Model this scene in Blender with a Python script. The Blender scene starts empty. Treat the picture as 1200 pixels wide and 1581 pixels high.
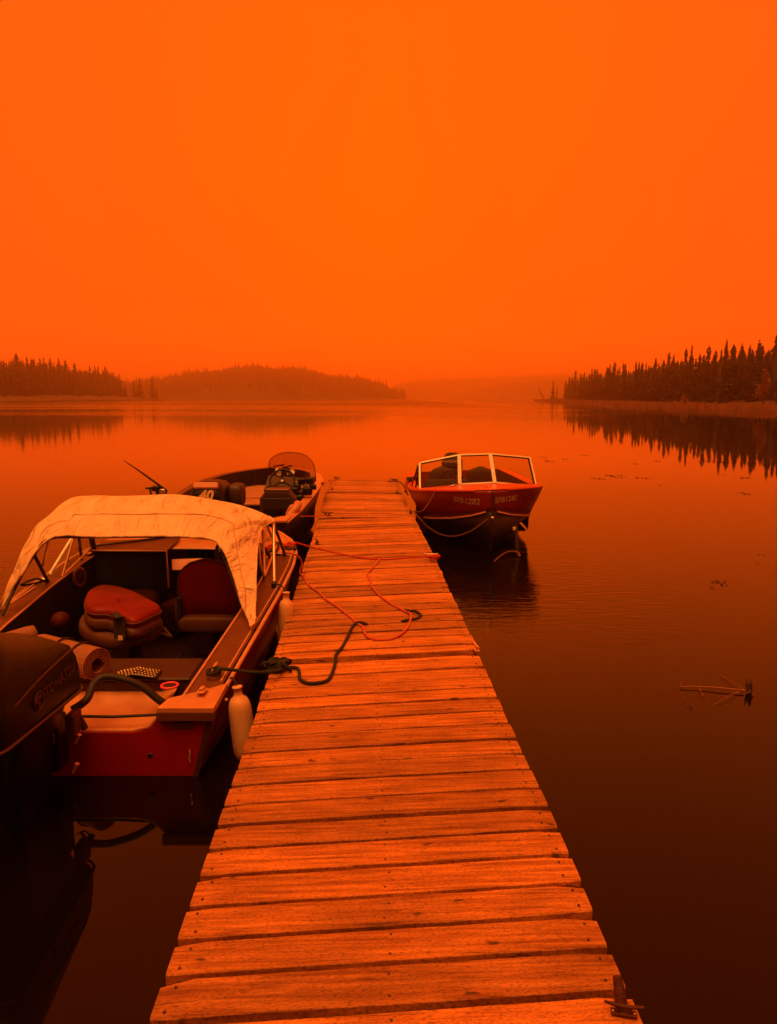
import bpy, math, random
from math import sin, cos, tan, atan, pi, radians as R, sqrt, floor
from mathutils import Vector, Matrix, noise
random.seed(7)
C = bpy.context.scene.collection
SC = bpy.context.scene

# ------------------------------------------------------------------ camera, sky, sun, exposure
FPX, CAMH, PITCH = 1150.0, 2.0, atan((790.5 - 614) / 1150.0)
cam = bpy.data.cameras.new('camera'); cam.sensor_fit = 'HORIZONTAL'; cam.sensor_width = 36
cam.lens = 36 * FPX / 1200; cam.clip_start = .05; cam.clip_end = 9000
camo = bpy.data.objects.new('camera', cam); C.objects.link(camo)
camo.location = (0, 0, CAMH); camo.rotation_euler = (pi / 2 - PITCH, 0, 0)
SC.camera = camo

SUN_EL, SUN_AZ = R(74), R(200)          # smoke-veiled sun, high behind the camera
w = bpy.data.worlds.new('World'); SC.world = w; w.use_nodes = True
nt = w.node_tree; nt.nodes.clear(); N = nt.nodes.new; L = nt.links.new
wo = N('ShaderNodeOutputWorld'); bg = N('ShaderNodeBackground'); L(bg.outputs[0], wo.inputs[0])
tc = N('ShaderNodeTexCoord'); sx = N('ShaderNodeSeparateXYZ'); L(tc.outputs['Generated'], sx.inputs[0])
rp = N('ShaderNodeValToRGB'); L(sx.outputs[2], rp.inputs[0])
e = rp.color_ramp.elements
e[0].position = 0.0; e[0].color = (3.9, .225, .0006, 1)
e[1].position = 1.0; e[1].color = (1.45, .135, .0008, 1)
q = e.new(.12); q.color = (1.75, .145, .0004, 1)
q = e.new(.42); q.color = (1.32, .148, .0004, 1)
q = e.new(.62); q.color = (1.22, .108, .0006, 1)
# broad drifts in the smoke: redder to the sides of the view
nz = N('ShaderNodeTexNoise'); nz.inputs['Scale'].default_value = 1.6; nz.inputs['Detail'].default_value = 3
L(tc.outputs['Generated'], nz.inputs['Vector'])
ab = N('ShaderNodeMath'); ab.operation = 'ABSOLUTE'; L(sx.outputs[0], ab.inputs[0])
ad = N('ShaderNodeMath'); ad.operation = 'MULTIPLY_ADD'; L(nz.outputs['Fac'], ad.inputs[0]); ad.inputs[1].default_value = .55; L(ab.outputs[0], ad.inputs[2])
mr = N('ShaderNodeMapRange'); L(ad.outputs[0], mr.inputs[0]); mr.inputs[1].default_value = .28; mr.inputs[2].default_value = .85
mx = N('ShaderNodeMix'); mx.data_type = 'RGBA'; mx.blend_type = 'MULTIPLY'
L(mr.outputs[0], mx.inputs[0]); L(rp.outputs[0], mx.inputs[6]); mx.inputs[7].default_value = (.66, .74, 13.0, 1)
sk = N('ShaderNodeTexSky'); sk.sky_type = 'NISHITA'; sk.sun_disc = False; sk.sun_elevation = SUN_EL; sk.sun_rotation = SUN_AZ; sk.dust_density = 8
tn = N('ShaderNodeMix'); tn.data_type = 'RGBA'; tn.blend_type = 'MULTIPLY'; tn.inputs[0].default_value = 1
L(sk.outputs[0], tn.inputs[6]); tn.inputs[7].default_value = (.010, .0012, .0, 1)
sm = N('ShaderNodeMix'); sm.data_type = 'RGBA'; sm.blend_type = 'ADD'; sm.inputs[0].default_value = 1
L(mx.outputs[2], sm.inputs[6]); L(tn.outputs[2], sm.inputs[7]); L(sm.outputs[2], bg.inputs[0])
bg.inputs[1].default_value = 1.0
sl = bpy.data.lights.new('sun', 'SUN'); sl.energy = 2.6; sl.angle = R(40); sl.color = (1, .44, .085)
so = bpy.data.objects.new('sun', sl); C.objects.link(so); so.location = (-20, -40, 60)
so.rotation_euler = (pi / 2 - SUN_EL, 0, pi - SUN_AZ + pi)
so.rotation_euler = Vector((sin(SUN_AZ) * cos(SUN_EL), cos(SUN_AZ) * cos(SUN_EL), sin(SUN_EL))).to_track_quat('Z', 'Y').to_euler()
V = SC.view_settings; V.view_transform = 'Standard'; V.look = 'None'; V.exposure = 0; V.gamma = 1
SC.cycles.use_denoising = True
SC.cycles.volume_bounces = 6; SC.cycles.max_bounces = 8; SC.cycles.transparent_max_bounces = 12

# ------------------------------------------------------------------ measuring helpers (surveyed points: direction plus a known height or distance)
def at(px, py, z=None, y=None):
    X = (px - 600) / FPX; Y = -(py - 790.5) / FPX
    dy = cos(PITCH) + Y * sin(PITCH); dz = -sin(PITCH) + Y * cos(PITCH)
    t = (z - CAMH) / dz if y is None else y / dy
    return Vector((X * t, dy * t, CAMH + dz * t))
def itp(tab, v, k=1):
    if v <= tab[0][0]: a, b = tab[0], tab[1]
    elif v >= tab[-1][0]: a, b = tab[-2], tab[-1]
    else:
        for i in range(len(tab) - 1):
            if tab[i][0] <= v <= tab[i + 1][0]: a, b = tab[i], tab[i + 1]; break
    t = (v - a[0]) / (b[0] - a[0]); t = max(-.6, min(1.6, t))
    return a[k] + (b[k] - a[k]) * t
def spline(pts, n=8, closed=False):
    P = [Vector(p) for p in pts]; out = []; m = len(P)
    for i in range(m if closed else m - 1):
        p0 = P[(i - 1) % m] if closed or i > 0 else P[0] * 2 - P[1]
        p1, p2 = P[i], P[(i + 1) % m]
        p3 = P[(i + 2) % m] if closed or i + 2 < m else P[-1] * 2 - P[-2]
        for k in range(n):
            t = k / n
            out.append(.5 * ((2 * p1) + (p2 - p0) * t + (2 * p0 - 5 * p1 + 4 * p2 - p3) * t * t + (3 * p1 - p0 - 3 * p2 + p3) * t ** 3))
    if not closed: out.append(P[-1].copy())
    return out

# ------------------------------------------------------------------ materials
def mat(name, col, rough=.6, metal=0, spec=.5, var=0, scale=8, stretch=(1, 1, 1), bump=0, bscale=None, col2=None, coat=0):
    m = bpy.data.materials.new(name); m.use_nodes = True; t = m.node_tree; b = t.nodes['Principled BSDF']
    b.inputs['Roughness'].default_value = rough; b.inputs['Metallic'].default_value = metal
    b.inputs['Specular IOR Level'].default_value = spec; b.inputs['Coat Weight'].default_value = coat
    b.inputs['Base Color'].default_value = (*col, 1)
    if var or col2 or bump:
        c = t.nodes.new('ShaderNodeTexCoord'); mp = t.nodes.new('ShaderNodeMapping'); mp.inputs['Scale'].default_value = stretch
        t.links.new(c.outputs['Object'], mp.inputs[0])
        n = t.nodes.new('ShaderNodeTexNoise'); n.inputs['Scale'].default_value = scale; n.inputs['Detail'].default_value = 6; n.inputs['Roughness'].default_value = .65
        t.links.new(mp.outputs[0], n.inputs['Vector'])
        r = t.nodes.new('ShaderNodeValToRGB'); t.links.new(n.outputs['Fac'], r.inputs[0])
        c2 = col2 or tuple(x * (1 - var) for x in col)
        r.color_ramp.elements[0].position = .3; r.color_ramp.elements[1].position = .68
        r.color_ramp.elements[0].color = (*c2, 1); r.color_ramp.elements[1].color = (*col, 1)
        t.links.new(r.outputs[0], b.inputs['Base Color'])
        rr = t.nodes.new('ShaderNodeMapRange'); t.links.new(n.outputs['Fac'], rr.inputs[0])
        rr.inputs[3].default_value = min(1, rough * 1.25); rr.inputs[4].default_value = rough * .8
        t.links.new(rr.outputs[0], b.inputs['Roughness'])
        if bump:
            n2 = t.nodes.new('ShaderNodeTexNoise'); n2.inputs['Scale'].default_value = bscale or scale * 5; n2.inputs['Detail'].default_value = 4
            t.links.new(mp.outputs[0], n2.inputs['Vector'])
            bp = t.nodes.new('ShaderNodeBump'); bp.inputs['Strength'].default_value = bump; bp.inputs['Distance'].default_value = .01
            t.links.new(n2.outputs['Fac'], bp.inputs['Height']); t.links.new(bp.outputs[0], b.inputs['Normal'])
    return m
def wood_mat():
    m = bpy.data.materials.new('weathered_plank_wood'); m.use_nodes = True; t = m.node_tree; b = t.nodes['Principled BSDF']; n = t.nodes.new; l = t.links.new
    c = n('ShaderNodeTexCoord'); oi = n('ShaderNodeObjectInfo')
    of = n('ShaderNodeVectorMath'); of.operation = 'SCALE'; of.inputs[0].default_value = (37, 19, 11); l(oi.outputs['Random'], of.inputs['Scale'])
    va = n('ShaderNodeVectorMath'); l(c.outputs['Object'], va.inputs[0]); l(of.outputs[0], va.inputs[1])
    def nz(sc, scale, det=6, dist=0, rough=.6):
        mp = n('ShaderNodeMapping'); mp.inputs['Scale'].default_value = sc; l(va.outputs[0], mp.inputs[0])
        q = n('ShaderNodeTexNoise'); q.inputs['Scale'].default_value = scale; q.inputs['Detail'].default_value = det; q.inputs['Distortion'].default_value = dist; q.inputs['Roughness'].default_value = rough
        l(mp.outputs[0], q.inputs['Vector']); return q, mp
    def ramp(src, p0, c0, p1, c1):
        r = n('ShaderNodeValToRGB'); l(src, r.inputs[0]); e = r.color_ramp.elements
        e[0].position = p0; e[1].position = p1; e[0].color = (c0, c0, c0, 1) if not isinstance(c0, tuple) else (*c0, 1); e[1].color = (c1, c1, c1, 1) if not isinstance(c1, tuple) else (*c1, 1); return r
    def mul(a, bb, f=1):
        x = n('ShaderNodeMix'); x.data_type = 'RGBA'; x.blend_type = 'MULTIPLY'; x.inputs[0].default_value = f; l(a, x.inputs[6]); l(bb, x.inputs[7]); return x.outputs[2]
    g, _ = nz((1.3, 26, 8), 2.2, 9, .6)                      # long grain
    base = ramp(g.outputs['Fac'], .36, (.42, .122, .020), .66, (.93, .345, .062))
    bl, _ = nz((1, 1, 1), 3.2, 5); blr = ramp(bl.outputs['Fac'], .32, .66, .66, 1.0)
    out = mul(base.outputs[0], blr.outputs[0])
    # diagonal saw marks
    rt = n('ShaderNodeMapping'); rt.inputs['Rotation'].default_value = (0, 0, R(62)); l(va.outputs[0], rt.inputs[0])
    wv = n('ShaderNodeTexWave'); wv.inputs['Scale'].default_value = 23; wv.inputs['Distortion'].default_value = 9; wv.inputs['Detail'].default_value = 3; wv.inputs['Detail Scale'].default_value = 1.6
    l(rt.outputs[0], wv.inputs['Vector']); wr = ramp(wv.outputs['Fac'], .15, .93, .8, 1.0)
    out = mul(out, wr.outputs[0])
    # knots
    mp = n('ShaderNodeMapping'); mp.inputs['Scale'].default_value = (6.0, 12, 4); l(va.outputs[0], mp.inputs[0])
    wz, _ = nz((3, 8, 3), 3, 3)
    vm = n('ShaderNodeVectorMath'); vm.operation = 'SCALE'; vm.inputs['Scale'].default_value = .55; l(wz.outputs['Color'], vm.inputs[0])
    vq = n('ShaderNodeVectorMath'); l(mp.outputs[0], vq.inputs[0]); l(vm.outputs[0], vq.inputs[1])
    vo = n('ShaderNodeTexVoronoi'); vo.inputs['Scale'].default_value = .85; l(vq.outputs[0], vo.inputs['Vector'])
    kr = ramp(vo.outputs['Distance'], .06, .18, .13, 1.0); out = mul(out, kr.outputs[0], .9)
    ck, _ = nz((.9, 40, 10), 2.6, 3, 1.2); cr = ramp(ck.outputs['Fac'], .30, .25, .355, 1.0); out = mul(out, cr.outputs[0], .85)   # drying cracks
    fs, _ = nz((10, 22, 10), 9, 4); fr = ramp(fs.outputs['Fac'], .36, .42, .50, 1.0); out = mul(out, fr.outputs[0], .8)
    rv = ramp(oi.outputs['Random'], 0, (.60, .60, .66), 1, (1.08, 1.06, 1.0)); out = mul(out, rv.outputs[0])
    l(out, b.inputs['Base Color'])
    b.inputs['Roughness'].default_value = .62; b.inputs['Specular IOR Level'].default_value = .35
    h = n('ShaderNodeMath'); h.operation = 'MULTIPLY_ADD'; l(g.outputs['Fac'], h.inputs[0]); h.inputs[1].default_value = 1.2
    h2 = n('ShaderNodeMath'); h2.operation = 'MULTIPLY_ADD'; l(wv.outputs['Fac'], h2.inputs[0]); h2.inputs[1].default_value = .15
    l(cr.outputs[0], h2.inputs[2]); l(h2.outputs[0], h.inputs[2])
    bp = n('ShaderNodeBump'); bp.inputs['Strength'].default_value = .55; bp.inputs['Distance'].default_value = .006
    l(h.outputs[0], bp.inputs['Height']); l(bp.outputs[0], b.inputs['Normal'])
    return m
def water_mat():
    m = bpy.data.materials.new('lake_water'); m.use_nodes = True; t = m.node_tree; b = t.nodes['Principled BSDF']; n = t.nodes.new; l = t.links.new
    b.inputs['Base Color'].default_value = (.004, .0018, .001, 1); b.inputs['Roughness'].default_value = .02; b.inputs['IOR'].default_value = 1.333
    c = n('ShaderNodeTexCoord')
    def nz(sc, scale, det, off=0):
        mp = n('ShaderNodeMapping'); mp.inputs['Scale'].default_value = sc; mp.inputs['Location'].default_value = (off, off, 0); l(c.outputs['Object'], mp.inputs[0])
        q = n('ShaderNodeTexNoise'); q.inputs['Scale'].default_value = scale; q.inputs['Detail'].default_value = det; l(mp.outputs[0], q.inputs['Vector']); return q.outputs['Fac']
    a = nz((.8, 1.5, 1), 1.1, 2); a2 = nz((1, 2.6, 1), 4.5, 2, 3)
    s = n('ShaderNodeSeparateXYZ'); l(c.outputs['Object'], s.inputs[0])
    # wind patches: a band of stirred water across the lake, calm elsewhere
    wd = nz((.004, .022, 1), 1.0, 4, 9)
    wr = n('ShaderNodeMapRange'); l(wd, wr.inputs[0]); wr.inputs[1].default_value = .46; wr.inputs[2].default_value = .62; wr.inputs[3].default_value = .15; wr.inputs[4].default_value = 1
    # bow wavelets beyond and beside the dock
    dy = n('ShaderNodeMapRange'); l(s.outputs[1], dy.inputs[0]); dy.inputs[1].default_value = 12.0; dy.inputs[2].default_value = 160; dy.inputs[3].default_value = .10; dy.inputs[4].default_value = 1.0
    h = n('ShaderNodeMath'); h.operation = 'MULTIPLY_ADD'; l(a2, h.inputs[0]); h.inputs[1].default_value = .35; l(a, h.inputs[2])
    st = n('ShaderNodeMath'); st.operation = 'MULTIPLY'; l(wr.outputs[0], st.inputs[0]); l(dy.outputs[0], st.inputs[1])
    bp = n('ShaderNodeBump'); bp.inputs['Distance'].default_value = .007; l(st.outputs[0], bp.inputs['Strength'])
    l(h.outputs[0], bp.inputs['Height'])
    w2 = nz((1, 4.5, 1), 3.4, 3, 5)
    rg = n('ShaderNodeMapRange'); rg.interpolation_type = 'SMOOTHSTEP'; l(s.outputs[1], rg.inputs[0]); rg.inputs[1].default_value = 5.0; rg.inputs[2].default_value = 7.2; rg.inputs[3].default_value = 0; rg.inputs[4].default_value = 1
    rg2 = n('ShaderNodeMapRange'); rg2.interpolation_type = 'SMOOTHSTEP'; l(s.outputs[1], rg2.inputs[0]); rg2.inputs[1].default_value = 8.8; rg2.inputs[2].default_value = 13; rg2.inputs[3].default_value = 1; rg2.inputs[4].default_value = .1
    mm = n('ShaderNodeMath'); mm.operation = 'MULTIPLY'; l(rg.outputs[0], mm.inputs[0]); l(rg2.outputs[0], mm.inputs[1])
    rx_ = n('ShaderNodeMapRange'); rx_.interpolation_type = 'SMOOTHSTEP'; l(s.outputs[0], rx_.inputs[0]); rx_.inputs[1].default_value = 1.9; rx_.inputs[2].default_value = 3.6; rx_.inputs[3].default_value = 1; rx_.inputs[4].default_value = .06
    m3 = n('ShaderNodeMath'); m3.operation = 'MULTIPLY'; l(mm.outputs[0], m3.inputs[0]); l(rx_.outputs[0], m3.inputs[1]); mm = m3
    b2 = n('ShaderNodeBump'); b2.inputs['Distance'].default_value = .0052; l(mm.outputs[0], b2.inputs['Strength']); l(w2, b2.inputs['Height']); l(bp.outputs[0], b2.inputs['Normal'])
    l(b2.outputs[0], b.inputs['Normal'])
    fr = n('ShaderNodeMapRange'); fr.interpolation_type = 'SMOOTHSTEP'; l(s.outputs[1], fr.inputs[0]); fr.inputs[1].default_value = 30; fr.inputs[2].default_value = 260; fr.inputs[3].default_value = .02; fr.inputs[4].default_value = .50
    st2 = nz((.006, .05, 1), 1.0, 4, 17); fm = n('ShaderNodeMapRange'); l(st2, fm.inputs[0]); fm.inputs[1].default_value = .4; fm.inputs[2].default_value = .62; fm.inputs[3].default_value = .30; fm.inputs[4].default_value = 1.1
    fx = n('ShaderNodeMath'); fx.operation = 'MULTIPLY'; l(fr.outputs[0], fx.inputs[0]); l(fm.outputs[0], fx.inputs[1])
    sh = n('ShaderNodeMapRange'); sh.interpolation_type = 'SMOOTHSTEP'; l(s.outputs[0], sh.inputs[0]); sh.inputs[1].default_value = 8; sh.inputs[2].default_value = 50; sh.inputs[3].default_value = 1; sh.inputs[4].default_value = .12   # lee of the right shore
    fy = n('ShaderNodeMath'); fy.operation = 'MULTIPLY'; l(fx.outputs[0], fy.inputs[0]); l(sh.outputs[0], fy.inputs[1]); l(fy.outputs[0], b.inputs['Roughness'])
    return m
def glass_mat(name, tint, gl=.10, dens=.12):
    m = bpy.data.materials.new(name); m.use_nodes = True; t = m.node_tree; t.nodes.clear(); n = t.nodes.new; l = t.links.new
    o = n('ShaderNodeOutputMaterial'); tr = n('ShaderNodeBsdfTransparent'); tr.inputs[0].default_value = (*tint, 1)
    g = n('ShaderNodeBsdfGlossy'); g.inputs['Roughness'].default_value = .04
    d = n('ShaderNodeBsdfDiffuse'); d.inputs[0].default_value = (.35, .10, .02, 1)
    lw = n('ShaderNodeFresnel'); lw.inputs[0].default_value = 1.45
    m1 = n('ShaderNodeMixShader'); m1.inputs[0].default_value = dens; l(tr.outputs[0], m1.inputs[1]); l(d.outputs[0], m1.inputs[2])
    m2 = n('ShaderNodeMixShader'); l(lw.outputs[0], m2.inputs[0]); l(m1.outputs[0], m2.inputs[1]); l(g.outputs[0], m2.inputs[2]); l(m2.outputs[0], o.inputs[0])
    return m
M = dict(
 wood=wood_mat(), water=water_mat(),
 beam=mat('old_beam_wood', (.22, .09, .04), .8, var=.5, scale=4, stretch=(8, 1, 8), bump=.4),
 red=mat('red_hull_paint', (.30, .004, .005), .32, var=.25, scale=3, coat=.3, bump=.03),
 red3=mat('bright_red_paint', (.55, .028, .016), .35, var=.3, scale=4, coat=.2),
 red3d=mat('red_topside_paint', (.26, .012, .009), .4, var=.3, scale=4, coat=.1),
 dark=mat('dark_hull_paint', (.022, .010, .008), .45, var=.4, scale=4),
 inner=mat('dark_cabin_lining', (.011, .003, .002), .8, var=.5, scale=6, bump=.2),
 deck=mat('brown_deck_vinyl', (.15, .040, .009), .5, var=.35, scale=9, bump=.15, bscale=120),
 lightdeck=mat('worn_tan_fibreglass', (.60, .26, .11), .42, var=.35, scale=5, col2=(.42, .15, .055), bump=.1),
 alu=mat('brushed_aluminium', (.88, .66, .42), .30, metal=.75, var=.25, scale=30, stretch=(1, 1, 12)),
 frame=mat('pale_anodised_frame', (.97, .96, .80), .35, metal=.1, spec=.8, var=.08, scale=20),
 trim=mat('rub_rail_trim', (.62, .28, .15), .45, var=.2, scale=12),
 canvas=None,
 black=mat('black_engine_paint', (.006, .0025, .0025), .42, spec=.3, var=.3, scale=8, coat=.08, bump=.02),
 rubber=mat('black_rubber', (.015, .008, .007), .6, var=.3, scale=20),
 seatred=mat('red_seat_vinyl', (.21, .006, .005), .55, spec=.3, var=.3, scale=7, bump=.15, bscale=60),
 seatdk2=mat('faded_buoy_red', (.07, .004, .003), .6, spec=.2, var=.3, scale=7),
 seatdk=mat('dark_red_seat_vinyl', (.19, .004, .004), .6, spec=.2, var=.3, scale=7),
 seattan=mat('tan_seat_vinyl', (.11, .040, .018), .55, spec=.3, var=.3, scale=7, bump=.15, bscale=60),
 greyseat=mat('grey_seat_vinyl', (.045, .020, .012), .55, var=.3, scale=8),
 white=mat('white_vinyl', (.80, .46, .24), .42, var=.22, scale=6, col2=(.66, .33, .15), bump=.08),
 decal=mat('faded_white_decal', (.62, .42, .30), .5, var=.5, scale=60),
 dimdecal=mat('dull_engine_decal', (.065, .018, .012), .5),
 brownp=mat('brown_panel', (.055, .013, .005), .6, var=.3, scale=6),
 ropered=mat('red_rope', (.62, .045, .030), .75, bump=.5, bscale=300, var=.3, scale=90),
 ropepink=mat('faded_red_rope', (.66, .11, .060), .75, bump=.5, bscale=300, var=.3, scale=90),
 ropeblk=mat('black_rope', (.020, .018, .014), .8, bump=.5, bscale=300, var=.4, scale=90),
 ropedk=mat('dull_brown_rope', (.16, .045, .025), .8, bump=.5, bscale=300, var=.4, scale=90),
 iron=mat('rusty_iron', (.11, .028, .014), .6, metal=.3, var=.5, scale=40, bump=.4),
 nail=mat('nail_head', (.06, .018, .010), .6),
 plastic=mat('pale_plastic', (.80, .62, .36), .4),
 pink=mat('pink_plastic', (.85, .06, .09), .4),
 mat_a=mat('foam_mat', (.30, .12, .065), .8, var=.2, scale=20, bump=.3),
 bark=mat('spruce_bark', (.09, .045, .028), .9, var=.4, scale=6),
 needle=mat('spruce_needles', (.045, .040, .018), .9, var=.5, scale=.8, col2=(.026, .022, .010)),
 larch=mat('pale_larch_foliage', (.26, .13, .05), .9, var=.4, scale=.7),
 leaf=mat('bush_foliage', (.13, .08, .03), .9, var=.5, scale=.9),
 reed=mat('dry_reeds', (.34, .15, .09), .9, var=.5, scale=.35),
 ground=mat('shore_earth', (.09, .04, .02), .95, var=.5, scale=.08, bump=.3),
 hill=mat('wooded_hill_ground', (.06, .040, .02), .95, var=.4, scale=.02),
 weed=mat('floating_weed', (.14, .045, .02), .8, var=.4, scale=9),
 stalk=mat('dead_stalk', (.34, .12, .06), .7, var=.4, scale=30),
 stalk2=mat('dark_sedge', (.14, .06, .03), .9, var=.5, scale=.35),
 floor=mat('fishing_boat_carpet', (.42, .17, .07), .85, var=.3, scale=7, bump=.2, bscale=200),
 panel=mat('pale_board', (.78, .34, .20), .5, var=.15, scale=9),
 glass=glass_mat('clear_windshield', (.90, .90, .60), dens=.03), smoked=glass_mat('smoked_windscreen', (.72, .60, .4), dens=.14),
)
def canvas_mat():
    m = mat('sun_bleached_canvas', (.84, .62, .40), .85, var=.2, scale=3.2, col2=(.70, .44, .24), bump=.25, bscale=420)
    t = m.node_tree; b = t.nodes['Principled BSDF']; old = b.inputs['Normal'].links[0].from_node
    c = t.nodes.new('ShaderNodeTexCoord'); mp = t.nodes.new('ShaderNodeMapping'); mp.inputs['Scale'].default_value = (5, 2.2, 3.5); t.links.new(c.outputs['Object'], mp.inputs[0])
    n = t.nodes.new('ShaderNodeTexNoise'); n.inputs['Scale'].default_value = 1.5; n.inputs['Detail'].default_value = 5; n.inputs['Distortion'].default_value = 1.2; t.links.new(mp.outputs[0], n.inputs['Vector'])
    bp = t.nodes.new('ShaderNodeBump'); bp.inputs['Strength'].default_value = 1.0; bp.inputs['Distance'].default_value = .085
    t.links.new(n.outputs['Fac'], bp.inputs['Height']); t.links.new(old.outputs[0], bp.inputs['Normal']); t.links.new(bp.outputs[0], b.inputs['Normal'])
    return m
M['canvas'] = canvas_mat()

# ------------------------------------------------------------------ mesh builder
class MB:
    def __init__(s): s.v = []; s.f = []; s.sm = []
    def add(s, vs, fs, smooth=False):
        o = len(s.v); s.v += [Vector(p) for p in vs]; s.f += [tuple(i + o for i in f) for f in fs]; s.sm += [smooth] * len(fs); return s
    def box(s, c, d, rot=None, bev=0):
        x, y, z = [k / 2 for k in d]; c = Vector(c); Q = rot if rot else Matrix.Identity(3)
        if not bev:
            P = [c + Q @ Vector((a * x, b * y, g * z)) for g in (-1, 1) for a, b in ((-1, -1), (1, -1), (1, 1), (-1, 1))]
            return s.add(P, [(3, 2, 1, 0), (4, 5, 6, 7), (0, 1, 5, 4), (1, 2, 6, 5), (2, 3, 7, 6), (3, 0, 4, 7)])
        r = bev; rings = []
        for zz, k in ((-z, r), (-z + r, 0), (z - r, 0), (z, r)):
            X, Yy = x - k, y - k; q = r * .8
            rings.append([c + Q @ Vector(p) for p in ((-X + q, -Yy, zz), (X - q, -Yy, zz), (X, -Yy + q, zz), (X, Yy - q, zz), (X - q, Yy, zz), (-X + q, Yy, zz), (-X, Yy - q, zz), (-X, -Yy + q, zz))])
        return s.loft(rings, True, True)
    def loft(s, rings, cap=False, closed=True, smooth=False):
        n = len(rings[0]); o = []; f = []
        for r in rings: o += r
        for i in range(len(rings) - 1):
            for j in range(n if closed else n - 1):
                k = (j + 1) % n; f.append((i * n + j, i * n + k, (i + 1) * n + k, (i + 1) * n + j))
        s.add(o, f, smooth)
        if cap:
            s.add(rings[0], [tuple(reversed(range(n)))], False); s.add(rings[-1], [tuple(range(n))], False)
        return s
    def tube(s, pts, r, n=8, smooth=True, cap=True):
        pts = [Vector(p) for p in pts]; rings = []; up = None
        for i, p in enumerate(pts):
            d = (pts[min(i + 1, len(pts) - 1)] - pts[max(i - 1, 0)])
            if d.length < 1e-7: d = Vector((0, 0, 1))
            d.normalize()
            if up is None: up = Vector((0, 0, 1)) if abs(d.z) < .9 else Vector((1, 0, 0))
            a = d.cross(up)
            if a.length < 1e-5: a = d.orthogonal()
            a.normalize(); b = a.cross(d).normalized(); up = b
            rr = r[i] if isinstance(r, (list, tuple)) else r
            rings.append([p + (a * cos(2 * pi * k / n) + b * sin(2 * pi * k / n)) * rr for k in range(n)])
        return s.loft(rings, cap, True, smooth)
    def bar(s, a, b, wd, th=None, up=(0, 0, 1)):
        a, b = Vector(a), Vector(b); d = (b - a); Ln = d.length; d.normalize(); u = Vector(up)
        x = d.cross(u); x = x.normalized() if x.length > 1e-4 else d.orthogonal().normalized(); z = x.cross(d)
        return s.box((a + b) / 2, (wd, Ln, th or wd), Matrix((x, d, z)).transposed())
    def lathe(s, c, prof, n=24, axis=(0, 0, 1), smooth=True):
        ax = Vector(axis).normalized(); a = ax.orthogonal().normalized(); b = ax.cross(a); c = Vector(c)
        rings = [[c + ax * h + (a * cos(2 * pi * k / n) + b * sin(2 * pi * k / n)) * max(r, 1e-4) for k in range(n)] for r, h in prof]
        return s.loft(rings, True, True, smooth)
    def poly(s, pts, ext=None):
        pts = [Vector(p) for p in pts]; n = len(pts)
        if ext is None: return s.add(pts, [tuple(range(n))])
        q = [p + Vector(ext) for p in pts]
        return s.loft([pts, q], True, True)
    def xf(s, fn): s.v = [fn(p) for p in s.v]; return s
ROOTLOC = {}
def build(name, mb, m, parent=None, label=None, solid=0, origin=None):
    me = bpy.data.meshes.new(name)
    off = Vector((0, 0, 0)); r = parent
    if r is not None:
        while r.parent is not None: r = r.parent
        off = ROOTLOC.get(r.name, Vector((0, 0, 0)))
    elif origin is not None: off = Vector(origin)
    par_off = Vector((0, 0, 0))
    loc = Vector((0, 0, 0))
    if parent is not None and origin is not None:   # part with an origin of its own (relative to the root)
        loc = Vector(origin) - off; off = Vector(origin)
    me.from_pydata([p - off for p in mb.v], [], mb.f); me.polygons.foreach_set('use_smooth', mb.sm); me.update()
    me.materials.append(m)
    o = bpy.data.objects.new(name, me); C.objects.link(o)
    if parent is not None: o.parent = parent; o.location = loc
    elif origin is not None: o.location = origin; ROOTLOC[o.name] = Vector(origin)
    if label: o['label'] = label
    if solid:
        md = o.modifiers.new('thickness', 'SOLIDIFY'); md.thickness = solid; md.offset = 0
    return o
def thing(name, loc, label, cat, group=None):
    o = bpy.data.objects.new(name, None); C.objects.link(o); o.location = loc; o.empty_display_size = .2
    ROOTLOC[o.name] = Vector(loc); o['label'] = label; o['category'] = cat
    if group: o['group'] = group
    return o
def tag(o, label=None, cat=None, group=None, kind=None):
    for k, v in (('label', label), ('category', cat), ('group', group), ('kind', kind)):
        if v: o[k] = v
    return o
def text_mb(txt, size, ex=.002, shear=0, bold=0):
    cu = bpy.data.curves.new('t', 'FONT'); cu.body = txt; cu.size = size; cu.extrude = ex; cu.shear = shear; cu.offset = bold
    cu.align_x = 'CENTER'; cu.align_y = 'CENTER'; cu.resolution_u = 2
    o = bpy.data.objects.new('t', cu); C.objects.link(o); dg = bpy.context.evaluated_depsgraph_get(); dg.update()
    me = bpy.data.meshes.new_from_object(o.evaluated_get(dg)); mb = MB()
    mb.add([v.co.copy() for v in me.vertices], [tuple(p.vertices) for p in me.polygons])
    bpy.data.objects.remove(o); bpy.data.curves.remove(cu); bpy.data.meshes.remove(me)
    return mb
def place(mb, c, xd, yd):
    xd = Vector(xd).normalized(); yd = Vector(yd); yd = (yd - xd * yd.dot(xd)).normalized(); zd = xd.cross(yd); c = Vector(c)
    return mb.xf(lambda p: c + xd * p.x + yd * p.y + zd * p.z)

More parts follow.
